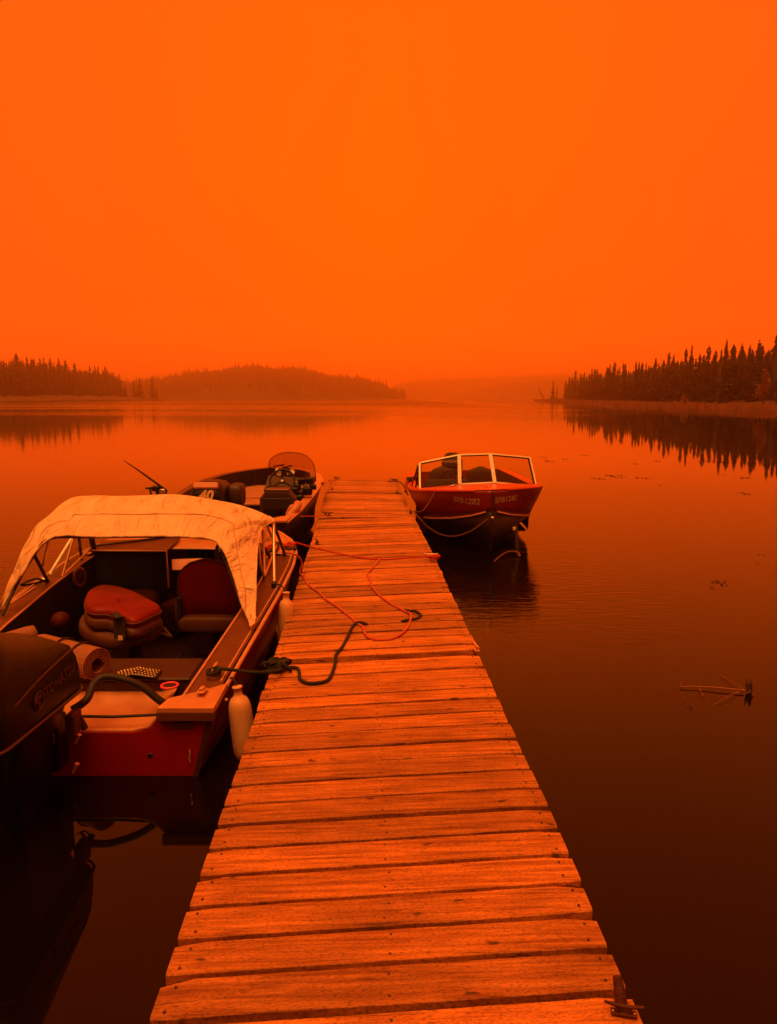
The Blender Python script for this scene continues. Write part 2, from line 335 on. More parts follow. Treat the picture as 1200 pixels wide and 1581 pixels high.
# ================================================================== SETTING
# lake, one sheet to the horizon
wt = MB().add([(-2300, -300, 0), (2300, -300, 0), (2300, 2920, 0), (-2300, 2920, 0)], [(0, 1, 2, 3)])
tag(build('lake_water', wt, M['water']), kind='structure')
hz = MB().box((0, 1270, 43), (4700, 3340, 88))
vm = bpy.data.materials.new('smoke_haze'); vm.use_nodes = True; vm.node_tree.nodes.clear()
vo_ = vm.node_tree.nodes.new('ShaderNodeOutputMaterial'); pv = vm.node_tree.nodes.new('ShaderNodeVolumePrincipled')
pv.inputs['Color'].default_value = (.998, .975, .80, 1); pv.inputs['Density'].default_value = .00115; pv.inputs['Anisotropy'].default_value = .90
vm.node_tree.links.new(pv.outputs[0], vo_.inputs['Volume'])
tag(build('haze', hz, vm), kind='stuff')

def grid_mb(fn, nu, nv, smooth=True):
    vs = [fn(i / nu, j / nv) for j in range(nv + 1) for i in range(nu + 1)]; W = nu + 1
    return MB().add(vs, [(j * W + i, j * W + i + 1, (j + 1) * W + i + 1, (j + 1) * W + i) for j in range(nv) for i in range(nu)], smooth)

# right shore: water's edge, then land rising behind the reeds
RS = [(40, 60), (101, 53), (156, 54), (230, 60), (287, 65), (400, 84), (511, 98)]
def right_land(u, v):
    y = 45 + u * 480; x0 = itp(RS, y) + 1.2 * noise.noise((y * .05, 0, 0)); d = v ** 1.6 * 170
    z = -.3 + min(d, 8) / 8 * .55 + min(max(d - 8, 0), 10) / 10 * 1.5 + max(0, d - 18) * .04
    z += .12 * noise.noise((x0 * .2 + d * .2, y * .1, 3)) * min(1, d / 3)
    if u == 1: z = -1; 
    return Vector((x0 - .6 + d, y, z))
tag(build('right_shore_ground', grid_mb(right_land, 90, 26), M['ground']), kind='structure')
LS = [(200, -138), (287, -150), (360, -156), (440, -160), (520, -164), (575, -166.5)]
def left_land(u, v):
    y = 190 + u * 392; x0 = itp(LS, y) + 1.5 * noise.noise((y * .03, 7, 0)); d = v ** 1.5 * 240
    z = -.3 + min(d, 5) / 5 * 1.3 + max(0, d - 5) * .09
    if u > .96: z = min(z, .9)
    if u == 1: z = -1
    return Vector((x0 + .5 - d, y, z))
tag(build('left_shore_ground', grid_mb(left_land, 80, 24), M['ground']), kind='structure')

HP = [(150, 597), (250, 589), (283, 581), (320, 576), (373, 569), (400, 567.5), (427, 571), (453, 570), (480, 575), (512, 583), (560, 588), (592, 597), (612, 604), (622, 610), (628, 617), (700, 619)]
def hill_h(x, y, prof, D, tree, depth):
    px = 600 + FPX * x / D; top = 2 + (614 - itp(prof, px)) / FPX * D - tree
    if px < prof[0][0]: top *= 1
    if itp(prof, px) > 613.5 and px > 400: return -3
    t = (y - (D - depth)) / depth
    return -1.5 + (max(top, .5) + 1.5) * max(0, min(1, t)) ** .45 + 1.6 * noise.noise((x * .02, y * .02, 1)) * min(1, max(0, t))
def hill(name, prof, D, x0, x1, depth, tree, nu=120):
    def fn(u, v):
        x = x0 + (x1 - x0) * u; y = D - depth + v * depth * 1.25; return Vector((x * (y / D), y, hill_h(x, y, prof, D, tree, depth)))
    tag(build(name, grid_mb(fn, nu, 10), M['hill']), kind='structure')
    return fn
HP2 = [(560, 611), (600, 600), (625, 591), (650, 586.5), (690, 585), (720, 584), (760, 582), (800, 581), (870, 579.5), (960, 579), (1300, 583)]
HP3 = [(722, 612), (752, 599), (780, 594), (810, 590), (850, 587), (900, 585), (1300, 585)]
h1 = hill('wooded_hill', HP, 1120, -455, 40, 170, 11)
h2 = hill('distant_ridge', HP2, 2600, -95, 1500, 350, 9, 160)
h3 = hill('distant_ridge_spur', HP3, 1900, 190, 1100, 260, 10, 120)

def cone_tree(mb, p, h, r, n=5):
    k0 = len(mb.v); a0 = random.random() * 6
    for (b0, t0, rr) in ((.06, .58, 1), (.36, .82, .72), (.62, 1.0, .42)):
        ring = []
        for k in range(n):
            a = a0 + 2 * pi * k / n; q = rr * r * random.uniform(.75, 1.2)
            ring.append(Vector((p[0] + cos(a) * q, p[1] + sin(a) * q, p[2] + h * (b0 + random.uniform(-.02, .02)))))
        top = Vector((p[0], p[1], p[2] + h * t0)); mb.add(ring + [top], [(k, (k + 1) % n, n) for k in range(n)])
def forest(name, fn, count, h0, h1_, rr, label, vmin=0.02, vmax=1.0, pw=.6, n=5):
    mb = MB()
    for i in range(count):
        u, v = random.random(), vmin + (vmax - vmin) * random.random() ** pw * .8
        p = fn(u, v)
        if p.z < -.2: continue
        s = random.uniform(h0, h1_) * (.6 + .4 * min(1, max(0, p.z) / 6)) * (1 + .25 * noise.noise((p.x * .03, p.y * .03, 5)))
        if random.random() < .12 and p.z > 4: s *= random.uniform(1.15, 1.5)
        cone_tree(mb, p, s, rr * random.uniform(.8, 1.3), n)
    return tag(build(name, mb, M['needle']), label, 'forest', kind='stuff')
forest('hill_forest', h1, 5200, 8, 17, 2.1, 'hazy spruce forest covering the low hill across the lake')
forest('ridge_forest', h2, 2600, 9, 14, 4.5, 'faint forest covering the farthest ridge behind the lake')
forest('ridge_forest', h3, 1500, 9, 14, 3.4, 'faint forest on the ridge spur before the farthest ridge')
# shoreline trees that stand clear on the hill's right-hand point
# ------------------------------------------------------------------ spruces
def spruce_mesh(seed, h=10, width=1.1, lo=.04):
    rnd = random.Random(seed); tr = MB(); tr.tube([(0, 0, -.6), (.03, 0, h * .4), (0, 0, h * .97)], [.14, .09, .015], 6)
    cr = MB(); z = h * lo; lean = rnd.uniform(0, 6)
    while z < h * .985:
        t = z / h; prof = (1 - t) ** .72 * (.55 + .45 * min(1, t / .12)); club = .22 if .86 < t < .95 and seed % 2 else 0
        rad = width * (prof + club * .5) * rnd.uniform(.62, 1.25) * (1 + .25 * sin(z * 2.3 + seed)); nb = 7 if t < .8 else 5; a0 = rnd.random() * 6
        if rnd.random() < .07: z += h * .02; continue
        for k in range(nb):
            a = a0 + 2 * pi * k / nb + rnd.uniform(-.35, .35); r = rad * rnd.uniform(.55, 1.2); wd = .20 * r + .10
            c, s_ = cos(a), sin(a); dr = -.34 * r + rnd.uniform(-.1, .1)
            b = Vector((0, 0, z)); m1 = Vector((c * r * .55 - s_ * wd, s_ * r * .55 + c * wd, z + dr * .4 - .07)); m2 = Vector((c * r * .55 + s_ * wd, s_ * r * .55 - c * wd, z + dr * .4 - .07))
            e_ = Vector((c * r, s_ * r, z + dr)); u_ = Vector((c * r * .5, s_ * r * .5, z + dr * .3 + .16)); d_ = Vector((c * r * .6, s_ * r * .6, z + dr * .6 - .28 - .1 * r))
            cr.add([b, m1, e_, m2, u_, d_], [(0, 1, 2), (0, 2, 3), (0, 4, 2), (1, 5, 3), (0, 5, 2)])
        z += h * rnd.uniform(.018, .030)
    cr.add([(-.05, 0, h * .93), (.05, 0, h * .93), (0, .02, h * 1.01)], [(0, 1, 2)])
    def me(mb, nm, m):
        q = bpy.data.meshes.new(nm); q.from_pydata(mb.v, [], mb.f); q.materials.append(m); return q
    return me(tr, 'trunk', M['bark']), me(cr, 'crown', M['needle'])
SP = [spruce_mesh(s, 10, wdt) for s, wdt in ((1, 1.05), (2, .85), (3, 1.25), (4, .75), (5, 1.0), (6, 1.4), (7, .9), (8, 1.15))]
def add_tree(meshes, p, h, rz, label, group, name='spruce_tree', cat='tree', fat=1):
    t = thing(name, p, label, cat, group); t.rotation_euler = (random.uniform(-.025, .025), random.uniform(-.025, .025), rz)
    s = h / 10; t.scale = (s * fat, s * fat, s)
    for nm, me in zip(('trunk', 'crown'), meshes):
        o = bpy.data.objects.new(nm, me); C.objects.link(o); o.parent = t
    return t
RT = [(838, 612), (850, 590), (870, 581), (890, 577), (925, 571), (965, 567), (1000, 558), (1030, 552), (1057, 545), (1080, 547), (1115, 537), (1147, 531), (1178, 528), (1200, 521), (1260, 515)]
RD = [(848, 480), (870, 350), (900, 275), (1000, 188), (1100, 150), (1200, 124), (1280, 105)]
TALL = {752 + 0: 0}
rnd = random.Random(11)
def right_ground(x, y):
    d = max(0, x - itp(RS, y)); return -.3 + min(d, 8) / 8 * .55 + min(max(d - 8, 0), 10) / 10 * 1.5 + max(0, d - 18) * .04
spots = [(851, .9), (857, .62), (861, .72), (866, .5)]
px = 871
while px < 1262:
    spots.append((px, 1 if rnd.random() < .28 else rnd.uniform(.72, .93))); px += rnd.uniform(1.6, 5.0) * (1 + (px - 871) / 300)
for px, k in spots:
    D = itp(RD, px) * rnd.uniform(1.0, 1.14); x = (px - 600) / FPX * D; x = max(x, itp(RS, D) + 11)
    top = 2 + (614 - itp(RT, px) + 4) / FPX * D; z = right_ground(x, D) - .1
    add_tree(rnd.choice(SP), (x, D, z), (top - z) * 1.07 * k * rnd.uniform(.95, 1.05), rnd.uniform(0, 6), 'dark narrow spruce in the dense wood along the right shore', 'spruce trees along the right shore', fat=rnd.uniform(1.0, 1.6))
# the wood behind the front trees
mb = MB()
for i in range(900):
    px = 868 + 440 * random.random(); D = itp(RD, px) * random.uniform(1.08, 1.5); x = (px - 600) / FPX * D
    if x < itp(RS, D) + 16: continue
    z = right_ground(x, D) - .2; top = 2 + (614 - itp(RT, px) + 2) / FPX * D * .96
    cone_tree(mb, (x, D, z), (top - z) * random.uniform(.62, .9), random.uniform(1.0, 1.7), 6)
tag(build('shore_forest', mb, M['needle']), 'dark spruce wood filling in behind the right shore trees', 'forest', kind='stuff')

LT = [(-60, 556), (0, 556), (12, 551), (35, 549), (60, 557), (72, 556), (102, 555), (122, 563), (142, 566), (160, 568), (175, 568), (190, 578), (199, 585)]
LD = [(-60, 305), (0, 335), (100, 430), (190, 520), (260, 565)]
def left_ground(x, y):
    d = max(0, itp(LS, y) + .5 - x); return -.3 + min(d, 5) / 5 * 1.3 + max(0, d - 5) * .09
px = -45
while px < 200:
    D = itp(LD, px) * rnd.uniform(.99, 1.1); x = (px - 600) / FPX * D; x = min(x, itp(LS, D) - 5)
    z = left_ground(x, D) - .2; top = 2 + (614 - itp(LT, px) + 3) / FPX * D; k = 1 if rnd.random() < .3 else rnd.uniform(.62, .9)
    add_tree(rnd.choice(SP), (x, D, z), (top - z) * k, rnd.uniform(0, 6), 'hazy spruce in the wood along the left shore', 'spruce trees along the left shore', fat=rnd.uniform(1, 1.5))
    px += rnd.uniform(2.0, 4.6)
for px, ty, D, k, lb in ((212, 587, 545, 1.1, 'left of two slim spruces standing apart at the left shore end'), (221.5, 583.5, 548, .95, 'right of two slim spruces standing apart at the left shore end'), (217, 597, 546, 1.0, 'short spruce between the two slim ones at the left shore end'), (240, 580.5, 562, .95, 'tall lone spruce at the tip of the left shore')):
    x = (px - 600) / FPX * D; z = .6; top = 2 + (614 - ty) / FPX * D
    add_tree(SP[int(px) % 8], (x, D, z), top - z, 1.0, lb, None, fat=k * 1.5)
add_tree(SP[5], ((246 - 600) / FPX * 566, 566, .5), 9.5, 2, 'short spruce right beside the tall lone spruce at the left point', None, fat=1.2)
mb = MB()
def round_tree(mb, c, r, h, n, sz):
    for i in range(n):
        a, b = random.uniform(0, 2 * pi), random.uniform(-1, 1); q = random.random() ** .4
        lump = .75 + .45 * noise.noise((a * 1.2, b * 2.2, c[0]))
        p = Vector((c[0] + cos(a) * sqrt(1 - b * b) * r * q * lump, c[1] + sin(a) * sqrt(1 - b * b) * r * q * lump, c[2] + h * .55 + b * h * .45 * q * (1 if b > 0 else .9)))
        d = Vector((random.gauss(0, 1), random.gauss(0, 1), random.gauss(0, 1))).normalized(); e1 = d.orthogonal().normalized() * sz * random.uniform(.6, 1.3); e2 = d.cross(e1)
        mb.add([p - e1, p + e2 * .7, p + e1, p - e2 * .7], [(0, 1, 2, 3)])
for i in range(420):
    px = -70 + 262 * random.random(); D = itp(LD, px) * random.uniform(1.06, 1.4); x = (px - 600) / FPX * D
    if x > itp(LS, D) - 9: continue
    z = left_ground(x, D) - .2; top = 2 + (614 - itp(LT, px) - 2) / FPX * D; hh = max(4, (top - z) * random.uniform(.7, .97))
    if random.random() < .45: cone_tree(mb, (x, D, z), hh, random.uniform(1.6, 2.6), 6)
    else: round_tree(mb, (x, D, z), 3.0, hh, 60, .75)
tag(build('hillside_wood', mb, M['needle']), 'hazy mixed wood on the slope behind the left shore', 'forest', kind='stuff')
px = 560
while px < 626:
    D = 1085 + rnd.uniform(-25, 15); p = h1((((px - 600) / FPX * D) / (D / 1120) + 455) / 495, .8); D = 1085; x = (px - 600) / FPX * D
    z = max(0, hill_h(x / (D / 1120), D, HP, 1120, 11, 170)); k = 14.5 + rnd.uniform(-3, 3)
    add_tree(rnd.choice(SP), (x, D, z - .3), k, rnd.uniform(0, 6), 'hazy spruce at the right foot of the low hill across the lake', 'spruce trees at the foot of the low hill', fat=2.3); px += rnd.uniform(1.5, 4)
# dead leaning tree on the right point
D = 470; b0 = at(840, 614.5, y=D); t0 = at(832, 599, y=D); b0.z = .2
dt = thing('dead_tree', b0, 'small dark leaning dead tree at the tip of the right shore', 'tree')
build('trunk', MB().tube([b0 - Vector((0, 0, .4)), b0.lerp(t0, .5) + Vector((.2, 0, .1)), t0], [.35, .25, .06], 6), M['bark'], dt)
mb = MB()
for i in range(50):
    t = random.uniform(.05, .95); p = b0.lerp(t0, t); d = Vector((random.uniform(-1, 1), random.uniform(-1, 1), random.uniform(-.6, .4))) * (.9 * (1 - t) + .4)
    mb.add([p, p + d, p + d * .7 + Vector((0, 0, -.5)), p + Vector((0, 0, .25))], [(0, 1, 2), (0, 1, 3)])
build('crown', mb, M['needle'], dt)
# pale larch and shrubs in front of the right wood
def bushy(name, px, D, h, r, m, label, n=900, sz=.22, z=1.2, cat='tree', wide=None):
    x = (px - 600) / FPX * D; t = thing(name, (x, D, z), label, cat)
    build('trunk', MB().tube([(x, D, z - .5), (x + .1, D, z + h * .5), (x, D, z + h * .85)], [.12, .07, .02], 6), M['bark'], t)
    mb = MB(); k = 5
    for i in range(k):
        f = i / (k - 1); round_tree(mb, (x + random.uniform(-.3, .3) * r, D + random.uniform(-.3, .3) * r, z + h * (.04 + .42 * f)), r * (1 - .62 * f), h * .52, n // k, sz)
    build('crown', mb, m, t); return t
bushy('larch_tree', 1172, 116, 5.6, 1.35, M['larch'], 'pale rounded tree before the dark wood near the right edge', 1500, .13, 1.0)
bushy('leafy_shrub', 1052, 142, 1.9, 1.1, M['larch'], 'low pale shrub at the foot of the right shore wood', 500, .13, .8, 'shrub')
bushy('pale_tree', 1002, 186, 8.2, 1.3, M['leaf'], 'slim brownish tree among the spruces of the right shore', 900, .2, 1.4)

# reeds along both shores
def reed_bed(name, tab, y0, y1, n, hgt, depth, side, label, lift=0, m='reed'):
    mb = MB()
    for i in range(n):
        y = y0 + (y1 - y0) * random.random() ** 1.7; d = depth * random.random() ** 1.2 * (.7 + .6 * noise.noise((y * .08, 2, 0)))
        x = itp(tab, y) + side * d; z = lift + (d / depth) * .2; hh = hgt * random.uniform(.5, 1.15) * (1 + .5 * noise.noise((y * .15, d * .3, 0)))
        a = random.uniform(-1, 1); b = .03 + y * .00035; lean = random.uniform(-.3, .3)
        mb.add([(x - b, y + a * b, z - .25), (x + b, y - a * b, z - .25), (x + lean * hh * .5, y, z + hh)], [(0, 1, 2)])
    return tag(build(name, mb, M[m]), label, 'reeds', kind='stuff')
reed_bed('reed_bed', RS, 60, 505, 26000, 1.05, 13, 1, 'pale dry reeds lining the water along the right shore')
reed_bed('reed_bed', LS, 200, 572, 9000, .7, 7, -1, 'low dry reeds lining the water along the left shore', 0, 'stalk2')
# unseen wooded bank behind the camera, added to block light from behind
def bank(u, v):
    x = -90 + 180 * u; y = -4.5 - v * 60 + 2.5 * noise.noise((x * .06, 0, 4)); return Vector((x, y, -.3 + min(1, v * 6) * 1.6 + v * 5))
tag(build('unseen_bank_ground', grid_mb(bank, 60, 14), M['ground']), kind='structure')
mb = MB()
for i in range(950):
    u, v = random.random(), .10 + .9 * random.random() ** 1.3; p = bank(u, v); cone_tree(mb, p, random.uniform(8, 14), random.uniform(1.2, 2.2), 6)
tag(build('light_blocking_forest', mb, M['needle']), 'unseen spruce wood added behind the camera to block light', 'forest', kind='stuff')
# low rocks at the tip
for (px, D, s, lb) in ((742, 560, 1.2, 'small dark rock awash in mid lake below the far ridge'), ):
    p = at(px, 617.2, y=D); mb = MB(); mb.lathe((p.x, D, -.1), [(.1, .35), (1.2, .25), (2.2, .05), (2.3, -.2)], 9)
    mb.xf(lambda v: v + Vector((.6 * noise.noise(v), 0, .1 * noise.noise(v * 3)))); tag(build('lake_rock', mb, M['bark'], origin=(p.x, D, 0)), lb, 'rock')

# ================================================================== DOCK
DL = [(1.2, -.600), (1.67, -.611), (3.03, -.652), (4.05, -.688), (4.81, -.722), (5.68, -.757), (7.36, -.822), (9.59, -.905), (12.08, -1.035), (14.2, -1.125)]
DR = [(1.2, .636), (1.63, .628), (2.64, .603), (3.63, .560), (4.25, .545), (4.43, .545), (5.56, .500), (7.09, .452), (8.1, .400), (9.45, .335), (11.69, .250), (13.84, .170)]
def dock_c(y): return (itp(DL, y) + itp(DR, y)) / 2
ROLL = [(1, .036), (4.2, .040), (4.45, .040), (9.4, .026), (9.6, -.012), (12, -.022), (14.2, -.02)]
def dock_z(x, y): return .45 + itp(ROLL, y) * (x - dock_c(y))
dock = thing('wooden_dock', (0, 8, 0), 'long weathered plank dock running out into the lake between the boats', 'dock')
def yc(py): return at(590, py, z=.45).y
g1 = [1556, 1488.5, 1431, 1381, 1336, 1295, 1261, 1230, 1200, 1174, 1150, 1126, 1106, 1086, 1070, 1054, 1037.5]
g2 = [1000.7, 986, 974.7, 963.3, 953.3, 944, 934.7, 926.7, 918.7, 910.7, 903.7, 897, 890.4, 884, 878, 872, 867, 861.3, 856, 851, 847, 842.5, 838, 833.5, 829, 825, 821, 817, 813.5]
E1 = [yc(1556) - .145 * 4, yc(1556) - .145 * 3, yc(1556) - .145 * 2, yc(1556) - .145] + [yc(v) for v in g1] + [4.275]
E2 = [4.36] + [yc(v) for v in g2]
while E2[-1] < 9.4: E2.append(E2[-1] + .155)
E3 = [9.64 + i * .1535 for i in range(17)]
E4 = [12.24 + i * .150 for i in range(14)]
nails = MB(); SL = .043
def plank(ya, yb, gap, dz=0, rnd=random):
    y0, y1 = ya + gap / 2, yb - gap / 2; ym = (y0 + y1) / 2; w2 = (y1 - y0) / 2
    cx = dock_c(ym); xl = itp(DL, ym) + rnd.uniform(-.005, .004); xr = itp(DR, ym) + rnd.uniform(-.004, .005)
    sL = (itp(DL, yb) - itp(DL, ya)) / (yb - ya); sR = (itp(DR, yb) - itp(DR, ya)) / (yb - ya)
    n = 14; rings = []; tw = rnd.uniform(-.0025, .0025); sk = SL + rnd.uniform(-.0035, .0035); ph = rnd.random() * 50; c1 = rnd.uniform(.2, 1.4); c2 = rnd.uniform(.2, 1.4); bow = rnd.uniform(-.003, .003)
    for i in range(n + 1):
        t = i / n; t = t + .0 * t; x = xl + (xr - xl) * t; e = min(t, 1 - t) * (xr - xl)
        cc = (c1 if t < .5 else c2); nip = max(0, .02 - e) * cc * .45; so_ = sL * (1 - t) + sR * t
        wf = .0024 * noise.noise((x * 9, ph, 0)); wb = .0024 * noise.noise((x * 9, ph, 9)); wf += .004 * max(0, noise.noise((x * 3, ph, 4)) - .35); ch = .0018 + .003 * abs(noise.noise((x * 8, ph, 2)))
        if e < .001: ch += .004
        yo = (x - cx) * sk; zt = dock_z(x, ym) + tw + dz + bow * (1 - (2 * t - 1) ** 2) - (.004 * cc if e < .001 else 0)
        a, b = ym - w2 + nip + wf + yo, ym + w2 - nip + wb + yo; bt = zt - .038
        rings.append([Vector((p[0] + so_ * (p[1] - ym - yo), p[1], p[2])) for p in ((x, a, bt), (x, b, bt), (x, b, zt - ch), (x, b - ch, zt), (x, ym + yo, zt + .0008), (x, a + ch, zt), (x, a, zt - ch))])
    o = build('plank', MB().loft(rings, True, True), M['wood'], dock, origin=(cx, ym, .45))
    nn = 0
    for fx in (.035, .5, .965):
        for fy in (-.58, .58):
            x = xl + (xr - xl) * (fx + rnd.uniform(-.008, .008)); y = ym + w2 * (fy + rnd.uniform(-.1, .1)) + (x - cx) * sk; z = dock_z(x, ym) + dz + tw + .0012
            if fx == .5: z += bow
            nails.lathe((x, y, z - .004), [(.0042, 0), (.0042, .0045), (.002, .0052)], 7)
    return o
for E_, gp in ((E1, .018), (E2, .024), (E3, .018), (E4, .018)):
    for a, b in zip(E_[:-1], E_[1:]): plank(a, b, gp * random.uniform(.75, 1.25) * (1.5 if E_ is E1 and 1.7 < a < 1.9 else 1), random.uniform(-.002, .002))
o = build('nail_heads', nails, M['nail'], dock); o['kind'] = 'stuff'
for (y0, y1) in ((1.0, 4.28), (4.36, 9.55), (9.66, 12.05), (12.26, 14.15)):
    for f in (.05, .5, .95):
        s = MB(); pts = []
        k = 6
        for i in range(k):
            a = y0 + (y1 - y0) * i / k; b = y0 + (y1 - y0) * (i + 1) / k - .0; xa = itp(DL, a) * (1 - f) + itp(DR, a) * f; xb = itp(DL, b) * (1 - f) + itp(DR, b) * f
            pts.append((xa, a))
        pts.append((xb, b)); rings = []
        for (x, y) in pts:
            z = dock_z(x, y) - .041; rings.append([Vector((x - .02, y, z - .14)), Vector((x + .02, y, z - .14)), Vector((x + .02, y, z)), Vector((x - .02, y, z))])
        build('stringer', s.loft(rings, True, True), M['beam'], dock)
for y in (1.6, 3.9, 5.2, 7.2, 9.2, 10.0, 11.7, 12.6, 13.8):
    xl, xr = itp(DL, y) + .12, itp(DR, y) - .12
    mb = MB().lathe((xl, y, .10), [(.12, 0), (.20, .02), (.20, xr - xl - .02), (.12, xr - xl)], 18, axis=(1, 0, 0)); build('float_drum', mb, M['rubber'], dock)
# end board at the far end and corner fittings
xl, xr = itp(DL, 14.2), itp(DR, 14.2)
build('end_board', MB().box(((xl + xr) / 2, 14.235, .37), (xr - xl + .06, .035, .14)), M['beam'], dock)
def cleat(p, ang, s, m, name='cleat', label=None):
    mb = MB(); Q = Matrix.Rotation(ang, 3, 'Z'); p = Vector(p)
    f = lambda x, y, z: p + Q @ Vector((x, y, z)) * s
    mb.box(f(0, 0, .004), (.05 * s, .15 * s, .008 * s), Q)
    for yy in (-.035, .035): mb.tube([f(0, yy, .006), f(0, yy, .045)], [.013 * s, .010 * s], 8)
    mb.tube([f(0, -.115, .062), f(0, -.06, .050), f(0, 0, .047), f(0, .06, .050), f(0, .115, .062)], [.007 * s, .012 * s, .013 * s, .012 * s, .007 * s], 8)
    o = build(name, mb, m, dock, label)
    for yy in (-.062, .062):
        build('screw', MB().lathe(f(0, yy, .0085), [(.007 * s, 0), (.007 * s, .003 * s), (.003 * s, .005 * s)], 10), M['alu'], o)
    return o
def dz_(px, py): p = at(px, py, z=.45); p.z = dock_z(p.x, p.y); return p
p = dz_(975, 1578); cleat(p + Vector((-.02, 0, .002)), R(78), .42, M['iron'], label='rusty cleat at the near right corner')
mb = MB(); p = dz_(962, 1566); mb.tube([p + Vector((-.005, .0, .0)), p + Vector((-.006, .012, .03)), p + Vector((-.01, .03, .062))], [.016, .015, .011], 10); build('cleat_post', mb, M['iron'], dock)
p = dz_(739, 1010); cleat(p + Vector((-.015, 0, .004)), R(8), .55, M['panel'], label='pale cleat on the right edge')
p = dz_(671, 864); cleat(p + Vector((-.035, 0, .004)), R(80), .6, M['plastic'], label='white cleat holding the red rope')
for px_, py_, a in ((518, 741, 1.2), (511, 757, 0), (503, 797, 1.3), (612, 742, 1.4), (617, 760, 0), (639, 792, .2), (487, 838, .3)):
    p = dz_(px_, py_); cleat(p + Vector((0.02 if px_ < 560 else -.04, 0, .004)), a, .7, M['iron'])

# ================================================================== shared boat helpers
def hull_loft(st, prof, notch=None):
    """st: list of (y, cx, halfbeam, gunwale z, chine half, chine z, keel z)"""
    rings = []
    for (y, cx, hb, gz, cb, cz, kz) in st:
        r = []
        for sgn in (-1, 1):
            side = [(hb, gz), (hb * .985 + cb * .015, gz - .03), (hb * .72 + cb * .28, gz * .66 + cz * .34), (hb * .3 + cb * .7, gz * .3 + cz * .7), (cb, cz), (cb * .5, (cz + kz) / 2 - .01), (0, kz)]
            pts = [Vector((cx + sgn * a, y, b)) for a, b in side]
            r += pts if sgn < 0 else list(reversed(pts))[1:]
        rings.append(r)
    return rings
def xsec(st, y, k): return itp([(s[0],) + tuple(s[1:]) for s in st], y, k)
def cushion(mb, c, d, rot=None, r=.04, n=6):
    """a soft block: superellipsoid"""
    Q = rot or Matrix.Identity(3); c = Vector(c); nu, nv = 20, 10; rings = []
    sg = lambda v, p: (abs(v) ** p) * (1 if v >= 0 else -1)
    for j in range(nv + 1):
        ph = -pi / 2 + pi * j / nv; ring = []
        for i in range(nu):
            th = 2 * pi * i / nu
            x = sg(cos(ph), .45) * sg(cos(th), .38); y = sg(cos(ph), .45) * sg(sin(th), .38); z = sg(sin(ph), .55)
            ring.append(c + Q @ Vector((x * d[0] / 2, y * d[1] / 2, z * d[2] / 2)))
        rings.append(ring)
    return mb.loft(rings, False, True, True)
def rx(a): return Matrix.Rotation(a, 3, 'X')
def ry(a): return Matrix.Rotation(a, 3, 'Y')
def rz(a): return Matrix.Rotation(a, 3, 'Z')

# ================================================================== BOAT 1: canopied red boat, near left
CX = -1.78
B1 = [(3.73, CX, .845, .375, .74, -.02, -.14), (4.0, CX, .875, .42, .76, -.02, -.15), (4.7, CX, .925, .50, .80, -.02, -.16), (5.5, CX, .965, .565, .82, -.01, -.17),
      (6.1, CX, .975, .61, .80, .0, -.17), (6.5, CX, .955, .64, .74, .03, -.16), (6.9, CX, .87, .67, .60, .08, -.14), (7.25, CX, .68, .70, .40, .16, -.08), (7.5, CX, .44, .715, .20, .28, .02), (7.66, CX, .12, .725, .04, .45, .2)]
def gz1(y): return xsec(B1, y, 3)
def hb1(y): return xsec(B1, y, 2)
boat1 = thing('motor_boat', (CX, 5.6, 0), 'red open motor boat with pale canvas canopy moored at near left', 'boat')
rg = hull_loft(B1, None)
mb = MB().loft(rg[0:], False, False, True)
mb.add([Vector((CX, 7.70, .72))] + rg[-1], [(0, i + 1, i + 2) for i in range(len(rg[-1]) - 1)])
build('hull', mb, M['red'], boat1, solid=.004)
# transom with splash-well notch
def sidex(z, y=3.73):
    t = (z + .02) / .395; return .74 + .105 * max(0, min(1, t))
pts = [(-sidex(.36), .36), (-.60, .355)] + [(-.60 + .10 * (1 - cos(a)) , .355 - .12 * sin(a)) for a in [R(v) for v in (20, 45, 70, 90)]]
pts = [(-.845, .375), (-.60, .372), (-.575, .33), (-.54, .28), (-.49, .252), (-.42, .242), (.42, .242), (.49, .252), (.54, .28), (.575, .33), (.60, .372), (.845, .375), (.74, -.02), (.37, -.09), (0, -.14), (-.37, -.09), (-.74, -.02)]
mb = MB()
outer = [Vector((CX + a, 3.725, b)) for a, b in pts]
inn = [v + Vector((0, .05, 0)) for v in outer]
idx_low = list(range(11, 17)); n = len(pts)
def transom_face(P, rev):
    # fan by columns: triangles between top outline and bottom outline
    fs = []; top = list(range(0, 12)); bot = [0, 16, 15, 14, 13, 12, 11]
    f = [(0, 1, 2, 3, 4, 5, 16), (5, 6, 12, 13, 14, 15, 16), (6, 7, 8, 9, 10, 11, 12)]
    return [tuple(reversed(q)) if rev else q for q in f]
mb.add(outer, transom_face(outer, False)); mb.add(inn, transom_face(inn, True))
mb.add(outer + inn, [(i, (i + 1) % n, n + (i + 1) % n, n + i) for i in range(n)])
build('transom', mb, M['red'], boat1)
# corner caps
for s in (-1, 1):
    o = [(CX + s * .565, 3.70, .385), (CX + s * .862, 3.70, .385), (CX + s * .885, 3.95, .425), (CX + s * .74, 3.86, .412), (CX + s * .60, 3.80, .40)]
    build('transom_cap', MB().poly([Vector(p) + Vector((0, 0, -.028)) for p in (o if s > 0 else o[::-1])], (0, 0, .034)), M['lightdeck'], boat1)
    mb = MB(); mb.box((CX + s * .715, 3.70, .350), (.30, .03, .045)); build('cap_flange', mb, M['deck'], boat1)
    mb = MB().bar((CX + s * .842, 3.722, .34), (CX + s * .745, 3.722, -.01), .028, .012, up=(0, 1, 0)); build('corner_moulding', mb, M['brownp'], boat1)
